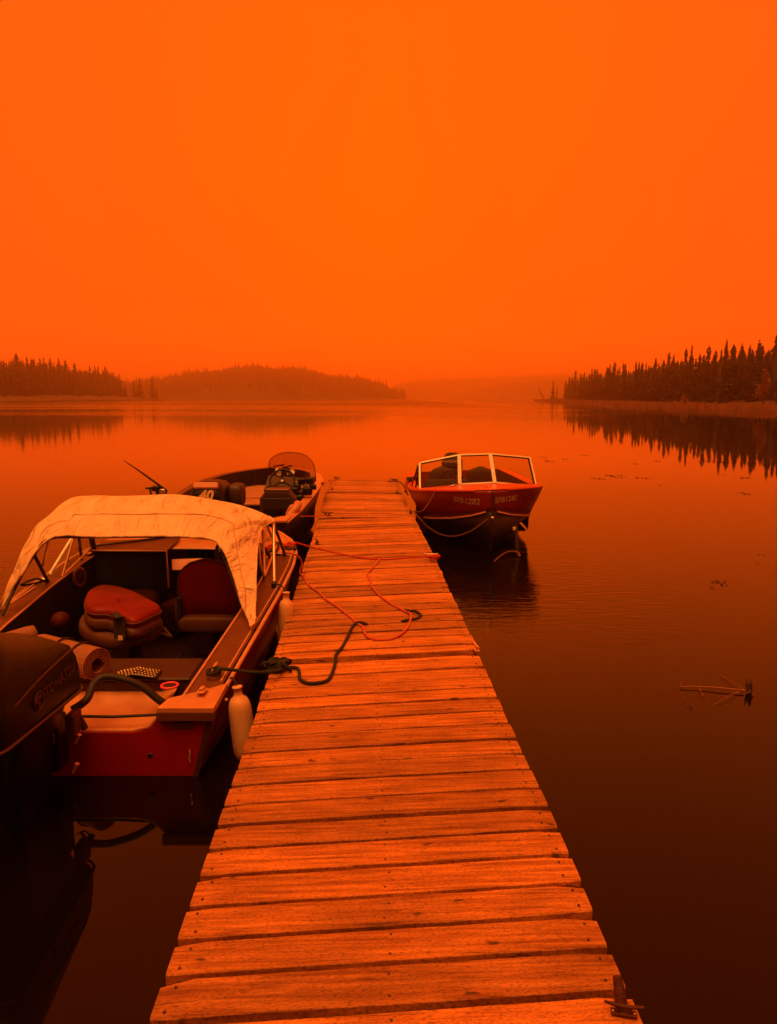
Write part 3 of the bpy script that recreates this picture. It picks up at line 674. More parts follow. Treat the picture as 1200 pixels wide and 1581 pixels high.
# details on the transom
build('vent_plate', MB().box((CX + .69, 3.719, .290), (.115, .010, .030)), M['deck'], boat1)
build('drain_fitting', MB().lathe((CX + .51, 3.728, .115), [(.016, 0), (.014, .006), (.009, .007)], 14, axis=(0, -1, 0)), M['dark'], boat1)
mb = MB().tube([(CX + .725, 3.715, .155), (CX + .73, 3.705, .135), (CX + .722, 3.71, .11), (CX + .728, 3.705, .09)], .005, 6); build('transom_eye', mb, M['alu'], boat1)
build('stern_light', MB().lathe((CX + .872, 3.93, .34), [(.012, 0), (.012, .012), (.004, .018)], 10, axis=(1, -.3, 0)), M['alu'], boat1)
# side decks (gunwale tops)
def strip(st_y, f_in, f_out, zin, zout, s, cx=CX):
    a = [Vector((cx + s * f_in(y), y, zin(y))) for y in st_y]; b = [Vector((cx + s * f_out(y), y, zout(y))) for y in st_y]; n = len(a)
    fs = [(i, i + 1, n + i + 1, n + i) for i in range(n - 1)]
    return MB().add(a + b, fs, False)
ys = [3.76 + i * (6.35 - 3.76) / 24 for i in range(25)]
for s in (-1, 1):
    build('side_deck', strip(ys, lambda y: hb1(y) - .185, lambda y: hb1(y) - .012, lambda y: gz1(y) + .008, lambda y: gz1(y) + .014, s), M['deck'], boat1, solid=.006)
    pp = [Vector((CX + s * (hb1(y) - .185), y, gz1(y) + .016)) for y in ys]; build('coaming_edge', MB().tube(pp, .008, 6), M['trim'], boat1)
    ysr = [3.74 + i * (7.62 - 3.74) / 34 for i in range(35)]
    pp = [Vector((CX + s * (hb1(y) + .004), y, gz1(y) - .004)) for y in ysr]; build('rub_rail', MB().tube(pp, .014, 8), M['trim'], boat1)
    pp = [Vector((CX + s * (hb1(y) - .030), y, gz1(y) + .018)) for y in ysr[2:-2]]; build('deck_moulding', MB().tube(pp, .006, 6), M['trim'], boat1)
    # inner liner
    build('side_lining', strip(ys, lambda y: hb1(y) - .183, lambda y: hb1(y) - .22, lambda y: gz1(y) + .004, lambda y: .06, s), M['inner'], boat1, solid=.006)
# foredeck
def fore(u, v):
    y = 6.35 + v * 1.27; hb = hb1(y) - .012; x = (u * 2 - 1) * hb; return Vector((CX + x, y, gz1(y) + .012 + .06 * (1 - (u * 2 - 1) ** 2) * (1 - v * .5)))
fd = grid_mb(fore, 14, 10)
build('foredeck', fd, M['lightdeck'], boat1, solid=.006)
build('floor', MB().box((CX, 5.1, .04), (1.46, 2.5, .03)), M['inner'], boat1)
mb = MB()
for i in range(7): mb.box((CX - .55 + i * .185, 5.1, .058), (.012, 2.4, .006))
build('floor_ribs', mb, M['brownp'], boat1)
# splash well
def well(u, v):
    x = (u * 2 - 1) * .56; y = 3.765 + v * .36; side = max(0, abs(u * 2 - 1) - .86) / .14
    return Vector((CX + x, y, .225 + .085 * v + side * .10 * (1 - v * .6) - .012 * sin(v * pi)))
build('splash_well', grid_mb(well, 22, 8), M['lightdeck'], boat1, solid=.008)
build('well_lip', MB().tube([(CX - .55, 3.745, .262), (CX - .42, 3.745, .247), (CX, 3.745, .245), (CX + .42, 3.745, .247), (CX + .51, 3.745, .27), (CX + .57, 3.745, .34)], .012, 8), M['lightdeck'], boat1)
build('steering_rod', MB().tube([(CX - .1, 3.80, .305), (CX + .30, 3.80, .300), (CX + .60, 3.80, .315)], .0085, 8), M['rubber'], boat1)
# aft bench / storage lid
bench = build('aft_bench', MB().box((CX, 4.30, .245), (1.34, .36, .27), None, .015), M['brownp'], boat1)
build('bench_lid', MB().box((CX - .02, 4.28, .386), (1.30, .34, .02), None, .008), M['brownp'], bench)
pc = at(262, 1059, z=.40)
mb = MB(); mb.tube(spline([pc + Vector((cos(a) * .045, sin(a) * .045, .002)) for a in [i * pi / 6 for i in range(12)]], 2, True) + [pc + Vector((.045, 0, .002))], .007, 8); build('cup_ring', mb, M['pink'], bench, 'bright pink cup holder ring')
build('cup_hole', MB().lathe(pc + Vector((0, 0, -.003)), [(.04, 0), (.04, .003)], 20), M['rubber'], bench)
# rigging hose from engine to the starboard corner
hose = spline([at(112, 1096, y=3.70), at(134, 1080, y=3.76), at(145, 1056, y=3.84), at(163, 1045, y=3.89), at(195, 1050, y=3.91), at(222, 1062, y=3.92), at(243, 1079, y=3.92), at(262, 1092, y=3.93)], 8)
build('rigging_hose', MB().tube(hose, .021, 12), M['rubber'], boat1)
# latch plate on the deck corner, starboard
pl = at(312, 1068, z=.428)
mb = MB().box(pl + Vector((0, 0, .006)), (.045, .07, .010), rz(-.15), .004); mb.box(pl + Vector((0, .004, .018)), (.024, .045, .016), rz(-.15), .005); build('navigation_lamp', mb, M['lightdeck'], boat1)
# cockpit front: port console bulkhead, walk-through, starboard console
def slab(p, ext): return MB().poly(p, ext)
zt = .70
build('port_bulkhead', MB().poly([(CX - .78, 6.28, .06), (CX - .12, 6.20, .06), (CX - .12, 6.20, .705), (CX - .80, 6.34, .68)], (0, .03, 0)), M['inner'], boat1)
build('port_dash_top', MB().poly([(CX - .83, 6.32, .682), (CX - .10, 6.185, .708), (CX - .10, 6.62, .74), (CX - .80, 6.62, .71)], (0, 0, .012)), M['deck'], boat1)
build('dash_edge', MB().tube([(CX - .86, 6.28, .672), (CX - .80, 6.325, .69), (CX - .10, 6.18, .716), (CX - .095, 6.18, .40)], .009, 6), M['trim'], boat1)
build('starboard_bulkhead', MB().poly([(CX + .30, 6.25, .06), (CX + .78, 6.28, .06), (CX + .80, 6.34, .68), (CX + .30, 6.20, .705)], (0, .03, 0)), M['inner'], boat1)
build('starboard_dash', MB().box((CX + .56, 6.42, .70), (.50, .34, .05), None, .02), M['rubber'], boat1)
build('walkthrough_panel', MB().box((CX + .10, 6.95, .40), (.44, .03, .62)), M['brownp'], boat1)
p0 = at(265, 864, y=6.34); p1 = at(318, 862, y=6.34); p2 = at(318, 879, y=6.22); p3 = at(266, 880, y=6.22)
build('bow_hatch_panel', MB().poly([p0, p1, p2, p3], (0, .012, 0)), M['panel'], boat1, 'pale board in the bow')
# helm wheel (dark, at starboard)
def wheel(c, r, nrm, m, parent, hub=None):
    nrm = Vector(nrm).normalized(); a = nrm.orthogonal().normalized(); b = nrm.cross(a); c = Vector(c)
    mb = MB(); ring = [c + (a * cos(t) + b * sin(t)) * r for t in [2 * pi * i / 28 for i in range(29)]]; mb.tube(ring, r * .09, 8)
    for k in range(3):
        t = pi / 2 + k * 2 * pi / 3; mb.bar(c, c + (Vector((0, 0, 1)) * sin(t) + nrm.cross(Vector((0, 0, 1))).normalized() * cos(t)) * r * .97, r * .16, r * .05, up=nrm)
    mb.lathe(c - nrm * .01, [(r * .2, 0), (r * .2, .02), (r * .1, .028)], 12, axis=nrm)
    w_ = build('steering_wheel', mb, m, parent)
    if hub: build('wheel_hub', MB().lathe(c + nrm * .02, [(r * .11, 0), (r * .11, .006)], 14, axis=nrm), hub, w_)
    return w_
wheel((CX + .50, 6.10, .72), .16, (0, -1, .35), M['rubber'], boat1)
# speaker on the port side
sp = at(144, 891, y=5.95); sp.x = CX - hb1(5.95) + .215
spk = build('speaker', MB().lathe(sp, [(.085, 0), (.085, .008), (.065, .016), (.060, .010)], 26, axis=(1, -.25, .1)), M['mat_a'], boat1)
build('speaker_cone', MB().lathe(sp + Vector((.014, -.003, 0)), [(.055, 0), (.02, -.004), (.018, .006)], 20, axis=(1, -.25, .1)), M['brownp'], spk)
# seats
def pillow(ol, z0, z1, dome=.5, n=8, sh=.86):
    P = spline(ol, 4, True); c = sum(P, Vector()) / len(P); mb = MB(); rings = []
    for k in range(n + 1):
        t = k / n; a = -pi / 2 + pi * t; q = cos(a); kk = sh + (1 - sh) * q ** .6 if 0 < t < 1 else .02
        zz = (sin(a) + 1) / 2
        rings.append([Vector((c.x + (p.x - c.x) * kk, c.y + (p.y - c.y) * kk, p.z + z0 + (z1 - z0) * zz)) for p in P])
    return mb.loft(rings, False, True, True)
oR = [at(x, y, z=.60) for x, y in ((131, 937), (136, 918), (158, 908), (195, 912), (228, 925), (249, 936), (232, 946), (204, 957), (168, 946), (143, 946))]
for v in oR: v.z = -(v.x - oR[0].x) * .05
oT = [at(x, y, z=.47) for x, y in ((121, 962), (129, 944), (160, 934), (215, 938), (249, 950), (247, 964), (222, 974), (182, 984), (142, 976))]
for v in oT: v.z = 0
seatA = build('seat', pillow(oT, .37, .47), M['seattan'], boat1, 'folded seat on the left')
build('backrest_shell', pillow([Vector((v.x, v.y - .015, v.z)) for v in oR], .485, .565), M['seattan'], seatA)
build('folded_backrest', pillow(oR, .55, .635, sh=.80), M['seatred'], seatA)
for zz, nm in ((.505, 'lower_piping'), (.592, 'upper_piping')):
    P = spline(oR, 4, True); c_ = sum(P, Vector()) / len(P); P = [Vector((c_.x + (v.x - c_.x) * 1.0, c_.y + (v.y - c_.y) * 1.0, v.z + zz)) for v in P]; build(nm, MB().tube(P + [P[0]], .006, 6), M['seattan'] if zz > .55 else M['brownp'], seatA)
cA = at(186, 962, y=4.74)
mb = MB(); mb.bar(at(184, 953, y=4.60), at(186, 986, y=4.57), .075, .014, up=(0, 1, .2)); mb.bar(at(184, 954, z=.62), at(176, 946, z=.64), .05, .010); build('hinge_strap', mb, M['rubber'], seatA)
build('seat_tag', MB().box(at(186, 985, y=4.555), (.028, .006, .028)), M['plastic'], seatA)
build('pedestal', MB().lathe((cA.x, cA.y + .25, .057), [(.14, 0), (.14, .012), (.045, .03), (.04, .32)], 18), M['rubber'], seatA)
cB = at(322, 920, y=5.35)
# backrest: rounded upright slab facing forward
def back(u, v, c, wd, ht, th, lean, side):
    x = (u * 2 - 1); zz = v; rnd_ = sqrt(max(0, 1 - max(0, (zz - .55) / .45) ** 2.3)); xx = x * wd / 2 * (.94 + .06 * sin(zz * pi)) * max(.12, rnd_)
    bulge = (1 - abs(x) ** 3) * (1 - abs(zz * 2 - 1) ** 4)
    return Vector((c.x + xx, c.y + side * th * (.35 + .65 * bulge) / 2 + (zz - .5) * ht * lean, c.z + (zz - .5) * ht))
mb = MB(); cushion(mb, cB + Vector((-.02, .26, -.20)), (.48, .48, .13)); seatB = build('seat', mb, M['seattan'], boat1, 'upright seat on the right')
mb = MB()
for sd in (-1, 1):
    g = grid_mb(lambda u, v: back(u, v, cB + Vector((0, 0, .065)), .42, .42, .10, -.14, sd), 16, 14); mb.add(g.v, g.f if sd < 0 else [tuple(reversed(f)) for f in g.f], True)
build('backrest', mb, M['seatdk'], seatB)
pipe = [back(u, v, cB + Vector((0, 0, .065)), .435, .43, .0, -.14, 1) for u, v in [(0, .02 + i * .07) for i in range(14)]] + [back(i / 8, 1, cB + Vector((0, 0, .065)), .435, .43, 0, -.14, 1) for i in range(1, 8)] + [back(1, .93 - i * .07, cB + Vector((0, 0, .065)), .435, .43, 0, -.14, 1) for i in range(14)]
build('piping', MB().tube(pipe, .012, 6), M['seattan'], seatB)
mb = MB(); cushion(mb, cB + Vector((.0, -.02, -.205)), (.44, .13, .13)); build('lower_back', mb, M['seattan'], seatB)
mb = MB(); cushion(mb, cB + Vector((-.225, .10, -.14)), (.07, .22, .20)); build('side_bolster', mb, M['seattan'], seatB)
mb = MB().box(cB + Vector((-.205, -.045, -.13)), (.035, .03, .27), None, .008); build('hinge', mb, M['rubber'], seatB)
mb = MB().lathe((cB.x, cB.y + .22, .057), [(.14, 0), (.14, .012), (.045, .03), (.04, .24)], 18); build('pedestal', mb, M['rubber'], seatB)
mb = MB().tube([at(232, 972, y=5.0), at(262, 983, y=4.95)], .012, 8); mb.tube([at(253, 970, y=5.05), at(265, 984, y=4.95)], .012, 8); build('fold_lever', mb, M['seattan'], seatB)
# windshield of boat 1 (frame, panes)
WB = [Vector(p) for p in ((CX - .80, 5.75, gz1(5.75) + .02), (CX - .80, 6.38, .72), (CX - .14, 6.66, .76), (CX + .32, 6.66, .76), (CX + .80, 6.38, .72), (CX + .80, 5.75, gz1(5.75) + .02))]
WT = [Vector(p) for p in ((CX - .76, 5.95, .93), (CX - .72, 6.18, 1.02), (CX - .13, 6.42, 1.07), (CX + .30, 6.42, 1.07), (CX + .72, 6.18, 1.02), (CX + .76, 5.95, .93))]
ws = build('windshield_frame', MB(), M['alu'], boat1)
for i in range(5):
    a, b, c, d = WB[i], WB[i + 1], WT[i + 1], WT[i]
    f = MB(); [f.tube([p, q], .011, 6) for p, q in ((a, b), (b, c), (c, d), (d, a))]
    fo = build('window_frame', f, M['alu'] if i != 1 else M['brownp'], boat1)
    build('pane', MB().poly([a, b, c, d]), M['glass'], fo)
bpy.data.objects.remove(ws)
# canopy poles
def poles(lst, m, name='canopy_pole'):
    for a, b, r in lst: build(name, MB().tube([a, b], r, 8), m, boat1)
gp_ = lambda px, py: at(px, py, z=gz1(5.7) + .02)
poles([(at(423.5, 898, z=.595), at(422.5, 806, y=5.93), .013)], M['alu'])
poles([(at(75, 890, z=.585), at(113, 828, y=6.05), .014)], M['frame'])
poles([(at(66, 873, y=5.9), at(76, 830, y=5.6), .010), (at(399.5, 838, y=5.4), at(402, 872, y=5.42), .010), (at(402, 872, y=5.42), at(408, 891, z=.60), .010)], M['alu'])
poles([(at(52, 855, y=5.35), at(75, 900, z=.575), .013), (at(122, 829, y=6.1), at(126, 866, z=.62), .012), (at(141, 829, y=6.3), at(146, 853, z=.66), .024), (at(424, 812, y=5.95), at(440, 856, z=.65), .013)], M['brownp'])
poles([(at(16, 932, z=.55), at(54, 907, z=.585), .008), (at(78, 888, z=.60), at(122, 860, z=.625), .008), (at(431, 875, z=.60), at(408, 906, z=.57), .008)], M['trim'], 'canopy_track')
build('slide_track', MB().tube([at(30, 938, z=.53), at(108, 880, z=.585)], .011, 6), M['rubber'], boat1)
build('pole_socket', MB().box(at(423.5, 903, z=.60), (.035, .06, .05), None, .008), M['rubber'], boat1)
mb = MB(); c0 = at(62, 898, z=.60); mb.tube(spline([c0 + Vector((.05, 0, 0)), c0 + Vector((-.02, -.03, .03)), c0 + Vector((-.10, -.10, .0)), c0 + Vector((-.05, -.04, -.01)), c0 + Vector((.05, .01, .01))], 6), .009, 6); build('tie_strap', mb, M['rubber'], boat1)
build('pole_fitting', MB().box(at(69, 895, z=.60), (.05, .04, .03), None, .008), M['alu'], boat1)
build('aft_hoop', MB().tube(spline([at(4, 950, z=.55), at(27, 900, y=5.03), at(54, 855, y=5.12), at(77, 832, y=5.17), at(130, 829, y=5.20), at(322, 831, y=5.24), at(344, 858, y=5.16), at(358, 893, y=5.06), at(373, 935, y=4.92)], 5), .011, 8), M['rubber'], boat1)
# canopy canvas: one sheet from the port gunwale tip over the hoops to the starboard tip
A_ = [at(386, 968, z=.545), at(381, 950, y=4.80), at(372, 925, y=4.86), at(362, 892, y=4.96), at(350, 858, y=5.07), at(340, 842, y=5.12), at(326, 832, y=5.15), at(290, 828.5, y=5.16), at(205, 828, y=5.16), at(125, 827.5, y=5.16), at(96, 828, y=5.16), at(76, 833, y=5.15), at(54, 852, y=5.10), at(27, 895, y=5.0), at(0, 945, z=.535)]
F_ = [at(394.5, 956, z=.565), at(395.5, 935, y=4.86), at(395, 908, y=4.98), at(396, 870, y=5.20), at(399, 833, y=5.50), at(406, 814, y=5.72), at(421, 801, y=5.95), Vector((-1.28, 6.02, 1.150)), Vector((-1.75, 6.05, 1.212)), Vector((-2.15, 6.02, 1.208)), at(138, 765, y=5.98), at(110, 769, y=5.86), at(74, 796, y=5.52), at(42, 832, y=5.22), at(-3, 938, y=4.95)]
As, Fs = spline(A_, 6), spline(F_, 6); NU = len(As) - 1
def canv(u, v):
    i = min(NU, int(round(u * NU))); a, f = As[i], Fs[i]; p = a.lerp(f, v); d = (f - a).length
    p = p + Vector((0, 0, 1)) * sin(v * pi) ** .8 * d * .085 * (1 if 24 < i < NU - 24 else .35)
    t = abs(u * 2 - 1); k = max(0, t - .45) / .55
    wr = .028 * noise.noise((p.x * 3.2, p.y * 5, p.z * 3)) + .018 * (abs(noise.noise((p.x * 8, p.y * 7, p.z * 9))) - .2) + .022 * k * sin((p.x * 12 + p.z * 26 + p.y * 9))
    kk = max(0, min(1, (t - .45) / .35)); nrm = Vector((-.9 if u > .5 else .9, -.2, .3)) * kk + Vector((0, -.25, 1)) * (1 - kk)
    return p + nrm * wr * (.35 + .65 * sin(min(1, v * 1.2) * pi) if v < .95 else .3)
cg = grid_mb(canv, NU, 14)
cn = build('canopy', cg, M['canvas'], boat1, solid=.004)
ss = cn.modifiers.new('smooth', 'SUBSURF'); ss.levels = 1; ss.render_levels = 1
# rolled hem along the aft edge and the seam
build('canopy_hem', MB().tube([canv(i / NU, 0) for i in range(NU + 1)], .009, 6), M['canvas'], boat1)
build('canopy_seam', MB().tube([canv(i / NU, .30) + Vector((0, 0, .003)) for i in range(8, NU - 7)], .0035, 5), M['lightdeck'], boat1)
build('side_hem', MB().tube([canv(i / NU, 1) for i in range(0, 38)], .006, 5), M['canvas'], boat1)
# bow cleat box and rope eye on the starboard bow
build('bow_chock', MB().box(at(448, 847, z=.665), (.10, .09, .03), rz(.3), .006), M['rubber'], boat1)

# ---- outboard of boat 1
def rrect(cx, cy, z, hx, y0, y1, r, n=5, zf=None):
    pts = []
    for (sx, sy, a0) in ((1, 1, 0), (-1, 1, 90), (-1, -1, 180), (1, -1, 270)):
        ex = cx + sx * (hx - r); ey = (y1 if sy > 0 else y0) - sy * r
        for k in range(n + 1):
            a = R(a0 + 90 * k / n); pts.append(Vector((ex + cos(a) * r, ey + sin(a) * r, z)))
    if zf:
        for p in pts: p.z = zf(p.y, z)
    return pts
ob = thing('dummy', (0, 0, 0), '', ''); bpy.data.objects.remove(ob)
EX = CX
mid = MB(); mid.loft([rrect(EX, 0, z, hx, y0, y1, .05) for z, hx, y0, y1 in ((-.35, .04, 3.28, 3.50), (.0, .06, 3.22, 3.56), (.30, .085, 3.16, 3.62), (.46, .13, 3.10, 3.66))], True, True, True)
mid.box((EX, 3.62, .25), (.20, .14, .30), None, .02)
motor = build('outboard_motor', mid, M['black'], boat1)
zb = lambda y, z: z + (3.72 - y) * .0
def topz(y): return .78 + (3.74 - y) * .40 if y > 3.30 else .956 + (3.30 - y) * .12
rings = []
for f, hx, y0, y1, r in ((0, .168, 2.86, 3.72, .09), (.04, .185, 2.83, 3.74, .10), (.10, .190, 2.82, 3.745, .10), (.34, .192, 2.83, 3.74, .10), (.62, .186, 2.86, 3.72, .10), (.80, .170, 2.90, 3.69, .10), (.92, .145, 2.97, 3.60, .09), (.985, .09, 3.06, 3.48, .07), (1.0, .03, 3.16, 3.36, .03)):
    rings.append([Vector((p.x, p.y, .50 + f * (topz(p.y) - .50) - .02 * (1 if f > .9 else 0))) for p in rrect(EX, 0, 0, hx, y0, y1, r, 6)])
cowl = build('cowling', MB().loft(rings, True, True, True), M['black'], motor)
mb = MB().tube([(EX + .223, 2.95 + i * .1, .505 + .0 * i) for i in range(8)], .006, 6)
mb = MB()
rr_ = [Vector((p.x, p.y, .505 + .055 * (3.74 - p.y))) for p in rrect(EX, 0, 0, .196, 2.815, 3.752, .105, 6)]
mb.tube(rr_ + [rr_[0]], .008, 6); build('cowl_seam', mb, M['dimdecal'], motor)
mb = MB().tube(spline([(EX + .190, 3.00, .70), (EX + .191, 3.25, .735), (EX + .186, 3.50, .745), (EX + .168, 3.66, .735)], 6), .0045, 6); build('cowl_crease', mb, M['dimdecal'], motor)
tx = place(text_mb('TOHATSU', .070, .0015, 0, .0008), (EX + .1955, 3.435, .655), (0.02, 1, .06), (0, 0, 1)); build('lettering', tx, M['dimdecal'], motor)
mb = MB(); lc = Vector((EX + .196, 3.205, .64)); mb.tube([lc + Vector((.0, cos(a) * .042, sin(a) * .042)) for a in [i * pi / 12 for i in range(25)]], .0035, 6)
mb.box(lc + Vector((0, 0, -.012)), (.006, .018, .05)); mb.box(lc + Vector((0, -.006, .014)), (.006, .06, .022), rx(R(18))); build('emblem', mb, M['dimdecal'], motor)
mb = MB(); mb.box((EX + .17, 3.60, .36), (.05, .10, .12), None, .01); mb.tube([(EX + .17, 3.62, .42), (EX + .20, 3.66, .30)], .018, 8); build('clamp_bracket', mb, M['iron'], motor)
for (px_, py_) in ((119, 1141), (116, 1186)):
    p = at(px_, py_, y=3.60); mb = MB().tube([p + Vector((.012, 0, .025)), p, p + Vector((-.012, -.005, -.025))], [.013, .009, .006], 8); build('steering_fitting', mb, M['trim'], motor)
for (px_, py_, hh) in ((82, 1140, .028), (63, 1152, .02)):
    p = at(px_, py_, y=3.50); build('tilt_lever', MB().box(p, (.012, .012, hh * 2), None, .003), M['seattan'], motor)
build('cable_loop', MB().tube(spline([at(108, 1105, y=3.66), at(122, 1108, y=3.67), at(128, 1118, y=3.67), at(120, 1130, y=3.66), at(108, 1131, y=3.64)], 6), .004, 6), M['rubber'], motor)

# ---- loose things in boat 1
pr = at(151, 1026.5, y=4.14)
mt_ = thing('rolled_mat', pr, 'rolled striped foam mat on the aft bench beside the outboard', 'rolled mat')
spi = []; n = 90
for i in range(n + 1):
    t = i / n; a = t * 2 * pi * 4.6; r = .045 + .058 * t; spi.append((cos(a) * r, sin(a) * r))
spi_in = [(x * (1 - .0060 / sqrt(x * x + y * y)), y * (1 - .0060 / sqrt(x * x + y * y))) for x, y in spi]
ra, rn = Vector((.50, .866, 0)), Vector((.866, -.50, 0)); mb = MB(); o0 = [pr + ra * a + Vector((0, 0, b)) for a, b in spi]; i0 = [pr + ra * a + Vector((0, 0, b)) for a, b in spi_in]; dx = rn * -.52; m_ = len(o0)
vs = o0 + i0 + [v + dx for v in o0] + [v + dx for v in i0]; fs = []
for i in range(m_ - 1): fs += [(i, i + 1, m_ + i + 1, m_ + i), (2 * m_ + i, 3 * m_ + i, 3 * m_ + i + 1, 2 * m_ + i + 1), (i, 2 * m_ + i, 2 * m_ + i + 1, i + 1), (m_ + i, m_ + i + 1, 3 * m_ + i + 1, 3 * m_ + i)]
fs += [(0, m_, 3 * m_, 2 * m_), (m_ - 1, 3 * m_ - 1, 4 * m_ - 1, 2 * m_ - 1)]
mb.add(vs, fs, False)
build('foam_sheet', mb, M['mat_a'], mt_)
for k, xx in enumerate((-.14, -.30)):
    mb = MB().tube([pr + rn * xx + ra * cos(a) * .107 + Vector((0, 0, sin(a) * .107)) for a in [i * pi / 14 for i in range(29)]], .006, 6); build('strap', mb, M['rubber'], mt_)
pt = at(212, 1041, z=.405)
def towel(u, v):
    x = (u - .5) * .26; y = (v - .5) * .12; return Vector((pt.x + x, pt.y + y, .405 + .035 * max(0, 1 - abs(x) / .13) * (1 - abs(v - .5)) + .004 * noise.noise((x * 30, y * 30, 0))))
tw = thing('folded_cloth', pt, 'small dark cloth with white dots on the aft bench of the canopied boat', 'cloth')
build('cloth_sheet', grid_mb(towel, 16, 8), M['dark'], tw, solid=.004)
mb = MB()
for i in range(13):
    for j in range(6):
        u, v = (i + .5 + (j % 2) * .5) / 14, (j + .5) / 6; p = towel(u, v); mb.lathe(p + Vector((0, 0, .002)), [(.0058, 0), (.003, .0016)], 6)
o = build('white_dots', mb, M['plastic'], tw); o['kind'] = 'stuff'
pb = at(68, 948, y=5.1)
def ball(name, c, r, m, label, cat): return tag(build(name, MB().lathe(c, [(r * max(.02, sin(a)), -r * cos(a)) for a in [pi * i / 12 for i in range(13)]], 20), m, origin=c), label, cat)
pb.x = CX - hb1(5.1) + .40
ball('round_buoy', pb + Vector((0, 0, -.05)), .065, M['seatdk2'], 'dull red round buoy on the left side inside the canopied boat', 'buoy')
pf = at(40, 977, y=4.75)
mb = MB().lathe(pf + Vector((-.14, -.20, -.03)), [(.03, 0), (.055, .04), (.06, .08), (.06, .24), (.054, .28), (.02, .29)], 20, axis=(.75, .62, .12))
tag(build('rolled_cushion', mb, M['mat_a'], origin=pf), 'tan rolled cushion lying at the left edge behind the outboard', 'cushion')
bg1 = at(213, 905, y=5.95)
mb = MB(); cushion(mb, Vector((bg1.x - .05, 5.95, .24)), (.42, .34, .36), rz(.2)); mb.tube(spline([Vector((bg1.x - .2, 5.85, .40)), Vector((bg1.x - .08, 5.78, .48)), Vector((bg1.x + .08, 5.8, .40))], 6), .012, 6); tag(build('duffel_bag', mb, M['greyseat'], origin=bg1), 'dark bag behind the folded seat under the canopy', 'bag')
mb = MB(); cushion(mb, Vector((bg1.x + .30, 6.0, .20)), (.24, .26, .28), rz(-.3)); tag(build('dark_sack', mb, M['brownp'], origin=(bg1.x + .3, 6, .1)), 'small dark brown sack right of the dark bag', 'sack')

# ================================================================== fenders
def fender(c, r, ln, tilt, label, m, rope_to):
    ax = Vector(tilt).normalized(); f = thing('boat_fender', c, label, 'fender')
    pr_ = [(.012, -ln * .5 - .01), (.03, -ln * .5), (r * .72, -ln * .47), (r * .94, -ln * .40), (r, -ln * .30), (r, ln * .22), (r * .93, ln * .32), (r * .72, ln * .39), (r * .42, ln * .43), (.024, ln * .46), (.022, ln * .53), (.028, ln * .535), (.028, ln * .56), (.01, ln * .565)]
    body = build('body', MB().lathe(c, pr_, 40, axis=ax), m, f)
    a = ax.orthogonal().normalized(); b = ax.cross(a)
    mb = MB()
    for k in range(20):
        t = 2 * pi * k / 20; d = a * cos(t) + b * sin(t); mb.tube([c + ax * (-ln * .38) + d * (r * .95), c + ax * (-ln * .28) + d * (r * 1.0), c + ax * (ln * .2) + d * r, c + ax * (ln * .29) + d * (r * .95)], .0014, 4)
    build('rib', mb, m, f)
    top = c + ax * ln * .54; build('hanging_line', MB().tube(spline([top, top.lerp(Vector(rope_to), .5) + Vector((0, 0, .02)), Vector(rope_to)], 6), .006, 6), M['ropeblk'], f)
    return f
fc = Vector((-.822, 3.86, .225))
fender(Vector((-.812, 3.90, .205)), .063, .40, (-.10, .05, 1), 'pale vinyl fender hanging at the stern corner of the canopied boat', M['white'], (-.885, 3.99, .445))
fender(Vector((-.760, 5.32, .36)), .055, .40, (.02, .10, 1), 'pale fender hanging between the dock and the boat further forward', M['white'], (-.84, 5.5, .60))

# ================================================================== BOAT 2: dark fishing boat behind
C2 = -1.99
B2 = [(8.35, C2, .82, .585, .72, .0, -.14), (9.0, C2, .90, .62, .78, .0, -.15), (10.0, C2 + .01, .945, .67, .80, .02, -.15), (10.8, C2 + .04, .95, .72, .76, .06, -.14), (11.3, C2 + .08, .90, .755, .64, .11, -.11), (11.8, C2 + .12, .76, .79, .46, .20, -.02), (12.2, C2 + .15, .52, .81, .26, .33, .12), (12.5, C2 + .17, .14, .83, .04, .52, .38)]
gz2 = lambda y: xsec(B2, y, 3); hb2 = lambda y: xsec(B2, y, 2); cc2 = lambda y: xsec(B2, y, 1)
boat2 = thing('fishing_boat', (C2, 10.4, 0), 'dark fishing boat with a console and smoked windscreen moored beyond the canopied boat', 'boat')
rg = hull_loft(B2, None); mb = MB().loft(rg, False, False, True); mb.add(rg[0], [tuple(range(len(rg[0])))]); mb.add([Vector((C2 + .17, 12.54, .82))] + rg[-1], [(0, i + 1, i + 2) for i in range(len(rg[-1]) - 1)])
build('hull', mb, M['dark'], boat2, solid=.004)
ys = [8.38 + i * (12.46 - 8.38) / 34 for i in range(35)]
for s in (-1, 1):
    a = [Vector((cc2(y) + s * max(.02, hb2(y) - .09), y, gz2(y) + .012)) for y in ys]; b = [Vector((cc2(y) + s * (hb2(y) + .008), y, gz2(y) + .016)) for y in ys]; n = len(a)
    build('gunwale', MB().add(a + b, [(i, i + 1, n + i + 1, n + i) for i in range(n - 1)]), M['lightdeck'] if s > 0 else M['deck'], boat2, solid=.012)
    pp = [Vector((cc2(y) + s * (hb2(y) + .012), y, gz2(y) + .006)) for y in ys]; build('rub_rail', MB().tube(pp, .013, 6), M['trim'], boat2)
    a = [Vector((cc2(y) + s * max(.01, hb2(y) - .085), y, gz2(y) + .008)) for y in ys]; b = [Vector((cc2(y) + s * max(.01, hb2(y) - .13), y, .10)) for y in ys]
    build('side_lining', MB().add(a + b, [(i, i + 1, n + i + 1, n + i) for i in range(n - 1)]), M['dark'], boat2, solid=.004)
    c = [Vector((C2 + s * .50, 8.33, .60)), Vector((C2 + s * .83, 8.33, .60)), Vector((C2 + s * .86, 8.62, .615)), Vector((C2 + s * .74, 8.60, .612)), Vector((C2 + s * .62, 8.46, .605))]
    build('corner_deck', MB().poly(c if s > 0 else c[::-1], (0, 0, .02)), M['lightdeck'], boat2)
